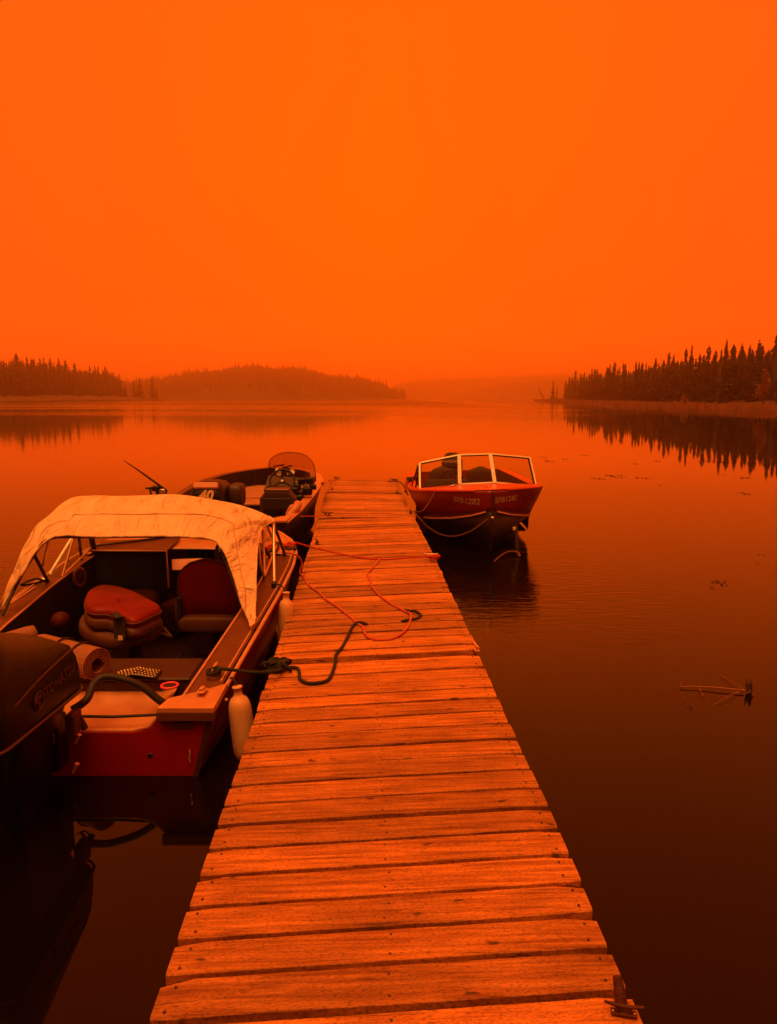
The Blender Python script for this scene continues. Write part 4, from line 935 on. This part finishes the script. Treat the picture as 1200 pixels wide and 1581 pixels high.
def cdeck(y0, y1, z0, z1, nm, m, inset=.11):
    yy = [y0 + (y1 - y0) * i / 14 for i in range(15)]; L_ = [Vector((cc2(y) - max(.03, hb2(y) - inset), y, z0 + (z1 - z0) * i / 14)) for i, y in enumerate(yy)]; R_ = [Vector((cc2(y) + max(.03, hb2(y) - inset), y, z0 + (z1 - z0) * i / 14)) for i, y in enumerate(yy)]; n = 15
    return build(nm, MB().add(L_ + R_, [(i, n + i, n + i + 1, i + 1) for i in range(14)]), m, boat2, solid=.015)
cdeck(8.5, 10.45, .12, .12, 'cockpit_floor', M['brownp'])
cdeck(10.5, 12.25, .50, .56, 'casting_deck', M['floor'], .13)
build('casting_deck_front', MB().box((C2, 10.49, .30), (1.62, .02, .38)), M['dark'], boat2)
build('deck_edge', MB().box((C2, 10.48, .50), (1.64, .03, .02)), M['trim'], boat2)
build('deck_hatch', MB().box((C2 - .1, 11.15, .532), (.5, .4, .012), None, .004), M['floor'], boat2)
build('hatch_latch', MB().box((C2 - .28, 10.9, .545), (.08, .03, .012)), M['plastic'], boat2)
cdeck(8.42, 8.95, .42, .42, 'aft_deck', M['floor'])
# console
con = build('console', MB().poly([(-1.68, 10.20, .12), (-1.20, 10.20, .12), (-1.20, 10.12, .78), (-1.66, 10.12, .80)], (0, .42, .03)), M['rubber'], boat2)
build('dash', MB().poly([(-1.70, 10.08, .76), (-1.13, 10.08, .72), (-1.13, 10.40, .88), (-1.68, 10.40, .93)], (0, .03, -.04)), M['greyseat'], boat2)
def scr(u, v):
    x = -1.69 + .66 * u; rr_ = (abs(2 * u - 1)) ** 3.2; top = 1.245 - .10 * rr_ - .035 * u; base = .93 - .10 * u
    y = 10.42 + .20 * (1 - (2 * u - 1) ** 2) + .10 * (1 - v); xn = (-1.37) + (x + 1.37) * (1 - .10 * v ** 3); return Vector((xn, y, base + (top - base) * v))
wsn = build('windscreen', grid_mb(scr, 16, 8), M['smoked'], boat2)
edge = [scr(0, v / 8) for v in range(9)] + [scr(u / 16, 1) for u in range(1, 16)] + [scr(1, 1 - v / 8) for v in range(9)]
build('windscreen_rim', MB().tube(edge, .006, 6), M['deck'], wsn)
wheel(at(436, 743, y=9.95), .165, (0, -1, .45), M['rubber'], boat2, M['plastic'])
for (px_, py_, r_, m_k) in ((431.5, 731.5, .042, 'plastic'), (451, 729, .045, 'plastic'), (444.5, 732.5, .018, 'plastic'), (428, 726, .02, 'alu')):
    p = at(px_, py_, y=10.06); ga = build('gauge', MB().lathe(p, [(r_, 0), (r_, .02), (r_ * .9, .024)], 18, axis=(0, -1, .6)), M[m_k], boat2); build('gauge_rim', MB().tube([p + Vector((cos(a) * r_, -.02 - sin(a) * .0, sin(a) * r_)) for a in [i * pi / 10 for i in range(21)]], .005, 5), M['rubber'], ga)
for (px_, py_, w_, h_, m_k) in ((464, 752, .06, .018, 'plastic'), (457, 744, .02, .02, 'plastic'), (476, 751, .014, .05, 'plastic'), (481, 759, .022, .035, 'plastic'), (472, 756, .03, .014, 'plastic')):
    build('console_switch', MB().box(at(px_, py_, y=10.05), (w_, .02, h_), None, .004), M[m_k], boat2)
for (px_, py_, s_) in ((466, 743, .10), (475, 758, .13), (462, 770, .13), (468, 782, .13), (455, 758, .12), (478, 742, .10), (484, 752, .08), (460, 752, .09)):
    mb = MB(); cushion(mb, at(px_, py_, y=9.85), (s_, s_, s_ * .9)); build('throttle_box', mb, M['black'], boat2)
build('deck_cup', MB().lathe(at(482, 731, y=10.35), [(.030, -.05), (.032, -.01), (.02, .03), (.02, .055)], 14), M['trim'], boat2)
build('bow_cleat', MB().box(at(498, 747, y=10.95), (.05, .10, .04), None, .008), M['iron'], boat2)
mb = MB(); mb.bar(at(423, 720, y=12.0), at(438, 717.5, y=12.1), .05, .02); mb.bar(at(437, 722, y=12.0), at(450, 719, y=12.1), .05, .02); build('bow_motor_mount', mb, M['rubber'], boat2)
# seats of boat 2 (bolted to the cockpit)
def hexseat(c, wd, ht, dp, name='folding_seat'):
    c = Vector(c); pr_ = [(-wd / 2, -.5 * ht), (-wd / 2, .15 * ht), (-wd * .34, .5 * ht), (wd * .34, .5 * ht), (wd / 2, .15 * ht), (wd / 2, -.5 * ht)]
    mb = MB(); rings = []
    for yy, k in ((0, .9), (.03, 1), (dp - .03, 1), (dp, .9)): rings.append([c + Vector((a * k, yy, b * k)) for a, b in pr_])
    mb.loft(rings, True, True); s_ = build(name, mb, M['greyseat'], boat2)
    mb = MB().box(c + Vector((0, dp * .5, ht * .5 + .012)), (wd * .66, dp * .9, .03), None, .01); build('seat_top', mb, M['deck'], s_)
    mb = MB().box(c + Vector((0, -.012, -ht * .08)), (wd * .78, .02, ht * .55), None, .008); build('seat_panel', mb, M['rubber'], s_)
    build('seat_post', MB().lathe(c + Vector((0, dp * .5, -ht * .5)), [(.04, 0), (.04, -(c.z - ht * .5 - .13)), (.10, -(c.z - ht * .5 - .12))], 12), M['iron'], s_)
hexseat(at(428, 775, y=9.15), .44, .26, .24)
mb = MB(); mb.tube(spline([at(441, 806, y=8.8), at(449, 795, y=8.85), at(457, 785, y=8.9), at(460, 778, y=9.0)], 5), [.05] * 16, 8); build('tan_bag_strap', mb, M['lightdeck'], boat2)
mb = MB(); cushion(mb, at(452, 790, y=8.95), (.14, .10, .16), ry(.5)); build('boat_cushion', mb, M['lightdeck'], boat2)
# outboard of boat 2
E2x = -1.955
mid = MB(); mid.loft([rrect(E2x, 0, z, hx, y0, y1, .04) for z, hx, y0, y1 in ((-.35, .04, 8.0, 8.18), (.3, .07, 7.96, 8.22), (.66, .12, 7.94, 8.30))], True, True, True); mid.box((E2x, 8.28, .5), (.2, .1, .3), None, .02)
mo2 = build('outboard_motor', mid, M['black'], boat2); rings = []
for z, hx, y0, y1, r in ((.66, .15, 7.84, 8.36, .07), (.72, .175, 7.81, 8.38, .08), (.92, .18, 7.815, 8.38, .08), (1.04, .17, 7.825, 8.36, .08), (1.09, .13, 7.92, 8.28, .06), (1.11, .08, 8.0, 8.2, .05)): rings.append(rrect(E2x, 0, z, hx, y0, y1, r, 5))
rings = [[Vector((p.x + .02, p.y, p.z)) for p in r_] for r_ in rings]
cw = build('cowling', MB().loft(rings, True, True, True), M['black'], mo2)
build('cowl_band', MB().box((E2x + .02, 7.85, 1.075), (.26, .06, .07), rx(R(-28)), .01), M['trim'], mo2)
build('lettering', place(text_mb('40', .15, .002, .25, .006), (E2x + .02, 7.800, .975), (1, 0, .02), (0, 0, 1)), M['plastic'], mo2)
mb = MB(); cushion(mb, (E2x + .27, 8.22, .93), (.16, .30, .26)); build('engine_side_cover', mb, M['greyseat'], mo2)
build('stern_lamp', MB().lathe(at(351, 773, y=8.3), [(.02, -.03), (.02, 0), (.012, .02)], 12), M['plastic'], boat2)
# rod holder clamped to the port gunwale, and the rod (a thing of its own)
ph = at(244, 758, y=9.0); 
mb = MB(); mb.tube([Vector((ph.x, ph.y, .62)), ph], .03, 8); mb.box(ph + Vector((-.02, 0, .03)), (.11, .07, .07), None, .015); mb.tube([ph + Vector((.0, 0, .06)), ph + Vector((.10, 0, -.03))], .022, 8); mb.tube([ph + Vector((-.15, 0, .03)), ph + Vector((-.03, 0, .045))], .012, 6); mb.tube([ph + Vector((-.10, 0, .03)), ph + Vector((-.08, 0, -.06))], .012, 6); build('rod_holder', mb, M['rubber'], boat2)
r0 = at(258, 758, y=9.0); r1 = at(215, 727, y=8.85); r2 = at(192, 711.5, y=8.7)
rod = thing('fishing_rod', r0, 'dark fishing rod leaning left out of its holder on the fishing boat', 'fishing rod')
build('blank', MB().tube([r0, r0.lerp(r1, .5), r1, r2], [.014, .012, .009, .004], 8), M['rubber'], rod)
mb = MB(); cushion(mb, r0 + Vector((-.05, -.02, -.01)), (.07, .05, .08)); build('reel', mb, M['alu'], rod)
for t in (.45, .7, .88): p = r0.lerp(r2, t); build('line_guide', MB().lathe(p, [(.012, 0), (.012, .004)], 8, axis=(1, 0, -.6)), M['rubber'], rod)

# ================================================================== BOAT 3: red windshield boat, right
tilt3 = lambda p: Vector((p.x, p.y, p.z + (p.x - 1.22) * .036))
C3 = 1.24
B3 = [(9.50, 1.33, .05, .812, .03, .54, .02), (9.62, 1.33, .36, .806, .24, .47, -.02), (9.85, 1.32, .64, .79, .48, .41, -.06), (10.2, 1.29, .83, .76, .66, .36, -.08), (10.6, 1.26, .92, .725, .76, .31, -.10), (11.2, C3, .955, .70, .70, .20, -.12), (12.2, C3, .95, .68, .68, .10, -.14), (13.9, C3 + .02, .90, .65, .66, .06, -.15)]
gz3 = lambda y: xsec(B3, y, 3); hb3 = lambda y: xsec(B3, y, 2); cc3 = lambda y: xsec(B3, y, 1)
boat3 = thing('bowrider_boat', (C3, 11.6, 0), 'red and black boat with pale framed windshield moored bow first right of the dock', 'boat')
rg = hull_loft(B3, None)
# split: topsides (red) above the chine, bottom (dark) below
n = len(rg[0]); ring0 = [Vector((1.335 + (v.x - 1.33) * .1, 9.465, v.z)) for v in rg[0]]
rs = [ring0] + rg
tops = MB().loft([r_[0:5] for r_ in rs], False, False, True); tops.loft([r_[8:13] for r_ in rs], False, False, True); tops.add(rg[-1], [tuple(range(n))])
tops.add(ring0[0:5] + ring0[8:13], [(0, 9, 8, 1), (1, 8, 7, 2), (2, 7, 6, 3), (3, 6, 5, 4)])
bots = MB().loft([r_[4:9] for r_ in rs], False, False, True); bots.add(ring0[4:9], [(0, 1, 2, 3, 4)])
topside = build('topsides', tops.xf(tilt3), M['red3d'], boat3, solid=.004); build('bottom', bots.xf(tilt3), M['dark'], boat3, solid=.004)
ys = [9.56 + (13.85 - 9.56) * (i / 40) ** 1.4 for i in range(41)]
for s in (-1, 1):
    pp = [tilt3(Vector((cc3(y) + s * (hb3(y) + .006), y, gz3(y)))) for y in ys]; build('rub_rail', MB().tube(pp, .014, 6), M['red3'] if s > 0 else M['red3'], boat3)
    yq = [9.52 + (10.55 - 9.52) * (i / 30) ** 1.5 for i in range(31)]
    pp = [tilt3(Vector((cc3(y) + s * (xsec(B3, y, 4) + .010), y, xsec(B3, y, 5) + .006))) for y in yq]; build('spray_rail', MB().tube(pp, .013, 6), M['trim'], boat3)
build('stem_band', MB().tube([tilt3(Vector(p)) for p in ((1.335, 9.455, .80), (1.333, 9.463, .50), (1.33, 9.50, .12), (1.33, 9.66, -.05))], .012, 6), M['brownp'], boat3)
build('bow_eye', MB().lathe(tilt3(Vector((1.335, 9.45, .47))), [(.02, 0), (.02, .03), (.01, .035)], 10, axis=(0, -1, 0)), M['alu'], boat3)
def deck3(u, v):
    y = 9.50 + v * 1.05; hb = max(.03, hb3(y) - .01); x = (u * 2 - 1); cr = (1 - x * x)
    return tilt3(Vector((cc3(y) + x * hb, y, gz3(y) + .012 + .04 * cr * min(1, v * 1.3))))
g = grid_mb(deck3, 20, 14); 
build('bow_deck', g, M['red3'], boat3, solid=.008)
def side3(s):
    yy = [10.5 + i * 3.35 / 16 for i in range(17)]; a = [tilt3(Vector((cc3(y) + s * (hb3(y) - .14), y, gz3(y) + .012))) for y in yy]; b = [tilt3(Vector((cc3(y) + s * hb3(y), y, gz3(y) + .008))) for y in yy]
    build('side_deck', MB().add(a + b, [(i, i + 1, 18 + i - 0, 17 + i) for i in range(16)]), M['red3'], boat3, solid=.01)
    c = [tilt3(Vector((cc3(y) + s * (hb3(y) - .17), y, .1))) for y in yy]
    build('side_lining', MB().add(a + c, [(i, i + 1, 18 + i, 17 + i) for i in range(16)]), M['brownp'], boat3, solid=.004)
side3(-1); side3(1)
build('cockpit_floor', MB().box((C3, 12.2, .10), (1.5, 3.1, .03)), M['dark'], boat3)
p = at(754, 754.5, y=9.80); build('deck_vent', MB().box(p + Vector((0, 0, .012)), (.085, .10, .014), None, .004), M['rubber'], boat3)
hp = [at(776, 749, y=10.38), at(795, 750.5, y=10.42), at(802, 757, y=10.15), at(783, 758.5, y=10.05)]
build('hatch_shade_sheet', MB().poly([v + Vector((0, 0, .012)) for v in hp], (0, 0, .006)), M['dark'], boat3)  # dark sheet laid on the deck as the shade inside an open hatch
W3B = [at(648.5, 761.5, y=10.50), at(710, 747.5, y=10.46), at(764, 745, y=10.48), at(828, 750.5, y=10.75)]
W3T = [at(648, 715, y=10.72), at(709, 702.5, y=10.64), at(757, 701, y=10.66), at(818, 706.5, y=10.95)]
for i in range(3):
    a, b, c, d = W3B[i], W3B[i + 1], W3T[i + 1], W3T[i]; f = MB(); nr = (b - a).cross(d - a).normalized(); ce = (a + b + c + d) / 4
    sh = lambda p: p.lerp(ce, .018)
    a, b, c, d = map(sh, (a, b, c, d))
    for p_, q_ in ((a, b), (c, d)): f.bar(p_, q_, .028, .024, up=nr)
    for p_, q_ in ((b, c), (d, a)): f.bar(p_, q_, .032, .026, up=nr)
    fo = build('windshield_frame', f, M['frame'], boat3)
    build('pane', MB().poly([a, b, c, d]), M['glass'], fo)
    seal = MB(); ins = lambda p: p.lerp(ce, .052)
    a, b, c, d = map(ins, (a, b, c, d))
    for p_, q_ in ((a, b), (b, c), (c, d), (d, a)): seal.bar(p_, q_, .008, .03, up=nr)
    build('seal', seal, M['rubber'], fo)
for k in (1, 2): build('hinge_post', MB().bar(W3B[k] + Vector((0, -.012, 0)), W3T[k] + Vector((0, -.012, .004)), .05, .012, up=(0, -1, .1)), M['frame'], boat3)
for (px_, py_, yy) in ((714, 738, 10.44), (811, 747, 10.64)): build('latch', MB().box(at(px_, py_, y=yy), (.03, .02, .024)), M['rubber'], boat3)
# side wings of the windshield
for (bx, by, tx_, ty, y0_, y1_) in ((634, 757, 646, 718, 11.3, 10.76), (641, 758, 647, 720, 10.9, 10.74)):
    build('wing_strut', MB().tube([at(bx, by, y=y0_), at(tx_, ty, y=y1_)], .012, 6), M['brownp'], boat3)
build('wing_strut', MB().tube([at(824, 744, y=11.5), W3T[3]], .010, 6), M['frame'], boat3)
build('wing_rail', MB().tube(spline([at(626, 759, y=10.7), at(628, 745, y=11.6), at(635, 738, y=12.2), at(648, 735, y=12.8)], 6), .02, 6), M['deck'], boat3)
p = at(632, 741, y=11.9); mb = MB(); cushion(mb, p, (.10, .12, .10)); build('side_pad', mb, M['rubber'], boat3)
# seats seen through the glass
for (px_, wd_, yy, nm) in ((683, .44, 11.75, 0), (742, .48, 11.95, 1)):
    c = at(px_, 742, y=yy); mb = MB()
    for sd in (-1, 1):
        g = grid_mb(lambda u, v: back(u, v, c + Vector((0, 0, -.0)), wd_, .46, .14, -.08, sd), 14, 10); mb.add(g.v, g.f if sd < 0 else [tuple(reversed(f)) for f in g.f], True)
    s_ = build('seat', mb, M['greyseat'], boat3); mb = MB(); cushion(mb, c + Vector((0, -.22, -.24)), (wd_, .46, .14)); build('seat_cushion', mb, M['greyseat'], s_)
    build('seat_post', MB().lathe((c.x, c.y - .1, .115), [(.10, 0), (.05, .02), (.05, .22)], 12), M['iron'], s_)
wheel(at(697, 741, y=11.2), .17, (0, 1, .4), M['rubber'], boat3)
build('dash_board', MB().box((.86, 10.98, .72), (.62, .18, .14), rx(R(-20)), .02), M['rubber'], boat3)
# outboard at its stern, seen above the seats
ex = at(697, 720, y=14.0); rings = []
for z, hx, y0, y1, r in ((.56, .15, 13.9, 14.4, .06), (.62, .17, 13.88, 14.42, .07), (.84, .17, 13.9, 14.4, .07), (.94, .13, 13.95, 14.35, .06), (.97, .07, 14.05, 14.25, .04)): rings.append(rrect(C3 - .02, 0, z, hx, y0, y1, r))
mo3 = build('outboard_motor', MB().loft(rings, True, True, True), M['black'], boat3)
build('motor_leg', MB().loft([rrect(C3 - .02, 0, z, .06, 14.0, 14.25, .04) for z in (-.4, .64)], True, True, True), M['black'], mo3)
# registration numbers
tl3 = lambda p: p
nl, ul = Vector((1, -.42, 0)), Vector((.0, .14, 1))
def conform(txt, size, px, py, xd, obj, m, name, par):
    dg = bpy.context.evaluated_depsgraph_get(); dg.update(); o = Vector((0, 0, CAMH)); rt = par
    off = ROOTLOC[par.name]; d = (at(px, py, y=9) - o).normalized()
    ok, loc, nor, _ = obj.ray_cast(o - off, d, depsgraph=dg)
    if not ok: print('no hit', txt); return
    loc = loc + off; nor.normalize()
    if nor.dot(d) > 0: nor = -nor
    xd = Vector(xd); xd = (xd - nor * xd.dot(nor)).normalized(); yd = nor.cross(xd)
    mb = text_mb(txt, size, .001, .12, .0012); out = []
    for v in mb.v:
        p = loc + xd * v.x + yd * v.y
        ok, q, _n, _i = obj.ray_cast(p + nor * .15 - off, -nor, depsgraph=dg)
        out.append((q + off if ok else p) + nor * (.003 + v.z))
    mb.v = out; build(name, mb, m, par)
conform('SFB1282', .108, 719, 774, (1, -.5, -.02), topside, M['decal'], 'registration', boat3)
conform('SFB1282', .100, 782, 771, (1, .5, .08), topside, M['decal'], 'registration', boat3)
# boxes and jugs at its stern
p = at(692, 716, y=13.2); mb = MB(); mb.box(p + Vector((.06, 0, 0)), (.34, .2, .12), None, .03); tag(build('tackle_bag', mb, M['greyseat'], origin=p), 'dark bag on the stern of the red boat seen through its left pane', 'bag')

# leaning stake in the water by the bow of boat 3, with a floating branch
pst = at(799, 857, z=0); pt_ = at(797, 812, y=9.55)
stake = thing('mooring_stake', pst, 'dark wooden stake standing in the water off the red boat\'s right side', 'stake')
build('post', MB().tube([pst + Vector((0, 0, -.5)), pst, pt_], [.026, .026, .024], 10), M['dark'], stake)
build('post_ring', MB().lathe(at(794, 818, y=9.5), [(.02, 0), (.02, .035)], 10), M['plastic'], stake)
br = spline([at(763, 867, z=.01), at(775, 857, z=.03), at(786, 852, z=.05), at(799, 853, z=.04), at(803, 860, z=.0)], 6)
tag(build('floating_branch', MB().tube(br, [.008 + .012 * (i / len(br)) for i in range(len(br))], 6), M['ropedk'], origin=br[0]), 'thin curved branch floating at the foot of the wooden stake', 'branch')

# ================================================================== ROPES
def rope(name, pts, r, m, label, n=10, cat='rope'):
    s = spline(pts, n); out = []; acc = 0
    # strands: three twisted yarns make the rope
    mb = MB(); mb.tube(s, r * .88, 8)
    L_ = [0]
    for a, b in zip(s[:-1], s[1:]): L_.append(L_[-1] + (b - a).length)
    for k in range(3):
        hel = []; up = Vector((0, 0, 1)); tot = L_[-1]; step = r * 1.6; cnt = max(4, int(tot / step)); j = 0
        for q in range(cnt + 1):
            d = tot * q / cnt
            while j < len(L_) - 2 and L_[j + 1] < d: j += 1
            f = (d - L_[j]) / max(1e-6, L_[j + 1] - L_[j]); p = s[j].lerp(s[j + 1], f); t = (s[j + 1] - s[j]).normalized()
            a = t.cross(up); a = a.normalized() if a.length > .05 else t.orthogonal().normalized(); b = a.cross(t); an = d / (r * 7) * 2 * pi / 1.6 + k * 2 * pi / 3
            hel.append(p + (a * cos(an) + b * sin(an)) * r * .5)
        mb.tube(hel, r * .55, 5)
    return tag(build(name, mb, m, origin=s[0]), label, cat)
def D_(px, py, h=.008):
    p = at(px, py, z=.45); p = at(px, py, z=dock_z(p.x, p.y) + h); return p
rope('mooring_rope', [at(440, 842, z=.70), at(446, 838, z=.70), at(452, 839, z=.69), at(458, 838, z=.67), at(480, 844.5, z=.56), at(505, 850.5, z=.49), D_(535, 857), D_(562, 861.5), D_(592, 863.5), D_(625, 861.5), D_(655, 859.5, .02), D_(668, 858.5, .05)], .0085, M['ropered'], 'bright red rope stretched across the dock to the white cleat')
# wraps on cleat and on the bow
pc_ = D_(671, 860, .04); w_ = []
for i in range(40): a = i * .62; w_.append(pc_ + Vector((cos(a) * (.045 + .01 * sin(i)), sin(a) * .035, .014 * sin(i * 1.7))))
rope('rope_coil', w_, .0085, M['ropered'], 'small red rope wrap knotted round the white dock cleat', 3)
pc_ = at(447, 842, z=.69); w_ = [pc_ + Vector((cos(i * .9) * .055, sin(i * .9) * .04, .02 * sin(i * 1.3))) for i in range(18)]
rope('rope_knot', w_, .0085, M['ropered'], 'red knotted rope bunched on the bow of the canopied boat', 3)
rope('mooring_rope', [at(436, 853, z=.67), at(448, 854, z=.68), at(457, 857, z=.66), at(464, 863, z=.56), at(466, 872, z=.50), D_(463, 884, .012), D_(470, 893), D_(476, 903), D_(492, 914), D_(503, 925), D_(520, 936), D_(538, 950), D_(551, 962), D_(560, 968), D_(564, 978), D_(572, 985.5), D_(590, 988), D_(608, 985), D_(624, 975), D_(632, 963), D_(634, 948, .016), D_(622, 942), D_(604, 932), D_(585, 918), D_(574, 905), D_(572, 896), D_(567, 887), D_(572, 880), D_(580, 872), D_(586, 864, .018)], .0088, M['ropepink'], 'faded pink rope snaking over the dock planks in a wide loop')
rope('mooring_rope', [at(330, 1036, z=.465), at(345, 1033, z=.49), at(365, 1035, z=.48), at(392, 1038, z=.475), at(420, 1037, z=.49), D_(440, 1032, .02), D_(458, 1031, .014), D_(462, 1038), D_(463, 1048), D_(474, 1054.5), D_(490, 1054.5), D_(506, 1050), D_(514, 1036), D_(518, 1022), D_(519, 1011), D_(529, 998), D_(536, 985), D_(543, 970), D_(550, 962, .014), D_(558, 961, .022), D_(566, 964, .006), D_(568, 966, -.03)], .0105, M['ropeblk'], 'black rope from the canopied boat stern curling across the dock')
pc_ = D_(428, 1029, .03); w_ = []
for i in range(46): a = i * .8; w_.append(pc_ + Vector((cos(a) * .055 + .03 * sin(i * .37), sin(a * 1.13) * .045, .026 * sin(i * 1.1) + .01)))
rope('rope_knot', w_, .0095, M['ropeblk'], 'tangled black rope knot on the left edge of the dock', 3)
pc_ = at(330, 1037, z=.47); w_ = [pc_ + Vector((cos(i * .9) * .035, sin(i * .9) * .05, .010 * sin(i * 1.3))) for i in range(16)]
rope('rope_wrap', w_, .0085, M['ropeblk'], 'black rope wrapped round the deck cleat of the canopied boat', 3)
mb = MB(); p = at(331, 1032, z=.46); mb.tube([p + Vector((0, -.06, 0)), p + Vector((0, 0, .012)), p + Vector((0, .06, .01))], .009, 8); mb.tube([p + Vector((0, 0, -.03)), p + Vector((0, 0, .01))], .01, 8); build('deck_cleat', mb, M['alu'], boat1)
rope('mooring_rope', [D_(623, 943, -.03), D_(626, 942, .004), D_(634, 943.5, .026), D_(642, 944, .014), D_(650, 950), D_(643, 955.5), D_(632, 957), D_(622, 959, .004), D_(618, 961, -.03)], .0105, M['ropeblk'], 'short black rope loop rising between planks to catch the pink rope')
rope('mooring_rope', [D_(639, 789, .05), at(646, 798, y=9.42), at(660, 813, y=9.36), at(680, 825, y=9.32), at(702, 828, y=9.32), at(725, 821, y=9.34), at(742, 810, y=9.38), at(753, 801, y=9.42)], .009, M['ropedk'], 'slack brown rope from the bow eye of the red boat to the dock')
rope('mooring_rope', [at(708, 746.5, y=10.40), at(692, 754, y=10.1), at(672, 760, y=9.88), at(668, 766, y=9.80), at(660, 780, y=9.66), at(650, 790, y=9.55), D_(640, 790, .05)], .009, M['ropedk'], 'dark line from the red boat windshield down to the dock cleat')
rope('mooring_rope', [at(464, 797, z=.63), at(480, 797, z=.56), D_(496, 796, .03), D_(504, 796, .05)], .0055, M['ropepink'], 'thin pale line from the fishing boat stern to the dock cleat')
rope('mooring_rope', [D_(600, 743, .02), D_(612, 743, .05), at(622, 748, z=.55), at(630, 764, z=.60)], .012, M['ropedk'], 'brown rope at the far right corner of the dock end')
rope('mooring_rope', [at(499, 747, z=.76), at(505, 744, z=.62), D_(512, 742, .03), D_(520, 741.5, .04)], .009, M['ropepink'], 'short line from the fishing boat bow to the far left dock corner')

# ================================================================== floating debris
st_ = thing('floating_stalk', at(1105, 1063, z=0), 'long pale broken stalk with roots floating on the right', 'stalk')
build('stem', MB().tube(spline([at(1050, 1060.5, z=.012), at(1075, 1060, z=.016), at(1110, 1062, z=.02), at(1150, 1066, z=.02)], 5), [.003 + .0025 * i / 15 for i in range(16)], 8), M['stalk'], st_)
mb = MB(); rc = at(1158, 1063, z=.03)
for i in range(26):
    d = Vector((random.uniform(-.025, .03), random.uniform(-.04, .04), random.uniform(-.03, .065))); mb.tube([rc + d * .1, rc + d * .6, rc + d + Vector((0, 0, random.uniform(-.01, .03)))], [.011, .008, .002], 5)
build('root_clump', mb, M['bark'], st_)
mb = MB()
for (a, b) in (((1150, 1065), (1112, 1042)), ((1146, 1066), (1118, 1077)), ((1142, 1068), (1102, 1088)), ((1080, 1062), (1084, 1074)), ((1084, 1074), (1090, 1070)), ((1052, 1060), (1051, 1052))):
    mb.tube([at(*a, z=.012), at((a[0] + b[0]) / 2, (a[1] + b[1]) / 2 - 1, z=.02), at(*b, z=.006)], [.0018, .0014, .001], 5)
build('root_hair', mb, M['stalk'], st_)
pts_ = [(923, 739, 22), (950, 735.5, 30), (990, 738, 20), (1002, 738, 12), (1018, 749, 10), (980, 716, 10), (1015, 712, 12), (1100, 712, 26), (1117, 733, 8), (1130, 734, 6), (1150, 738, 22), (1150, 762, 22), (1075, 790, 7), (1098, 907, 14), (1112, 900, 24), (1175, 856, 11), (1173, 871, 7), (1188, 874, 5), (1195, 887, 5), (1194, 924, 7), (1053, 1084, 9), (1065, 1092, 12), (1196, 1054, 6), (845, 712, 20), (870, 709, 14), (838, 706, 12), (900, 703, 14)]
for k, (px_, py_, w_) in enumerate(pts_):
    c = at(px_, py_, z=.003); sc_ = c.y / FPX * w_ / 2; mb = MB()
    for i in range(max(4, int(w_ * .7))):
        a = random.uniform(0, 2 * pi); r = random.random() ** .6; p = c + Vector((cos(a) * r * sc_, sin(a) * r * sc_ * 1.6, .002)); t = random.uniform(0, pi); l_ = sc_ * random.uniform(.06, .26); wd = l_ * random.uniform(.25, .6)
        e1 = Vector((cos(t), sin(t), 0)) * l_; e2 = Vector((-sin(t), cos(t), 0)) * wd; up_ = Vector((0, 0, random.uniform(.002, .014)))
        mb.add([p - e1, p - e2, p + e1 * .8 + up_, p + e2, p + Vector((0, 0, -.02))], [(0, 1, 2, 3), (0, 4, 1), (1, 4, 2), (2, 4, 3), (3, 4, 0)])
    o = build('floating_weed', mb, M['weed'], origin=c)
    tag(o, 'small dark patch of weed floating on the open water at right', 'weed', 'floating weed patches')
mb = MB()
for i in range(330):
    px_ = random.uniform(700, 1230); py_ = 700 + 330 * random.random() ** 1.5
    c = at(px_, py_, z=.0035); q = c.y / FPX * random.uniform(.3, .9); a = random.uniform(0, 3); e1 = Vector((cos(a), sin(a), 0)) * q; e2 = Vector((-sin(a), cos(a), 0)) * q * .6
    mb.add([c - e1, c - e2, c + e1, c + e2 + Vector((0, 0, .003))], [(0, 1, 2, 3)])
tag(build('floating_specks', mb, M['weed']), 'tiny dark flecks of ash and needles scattered over the water', 'debris', kind='stuff')
# sticks up of the water mid-lake on the far left shore line
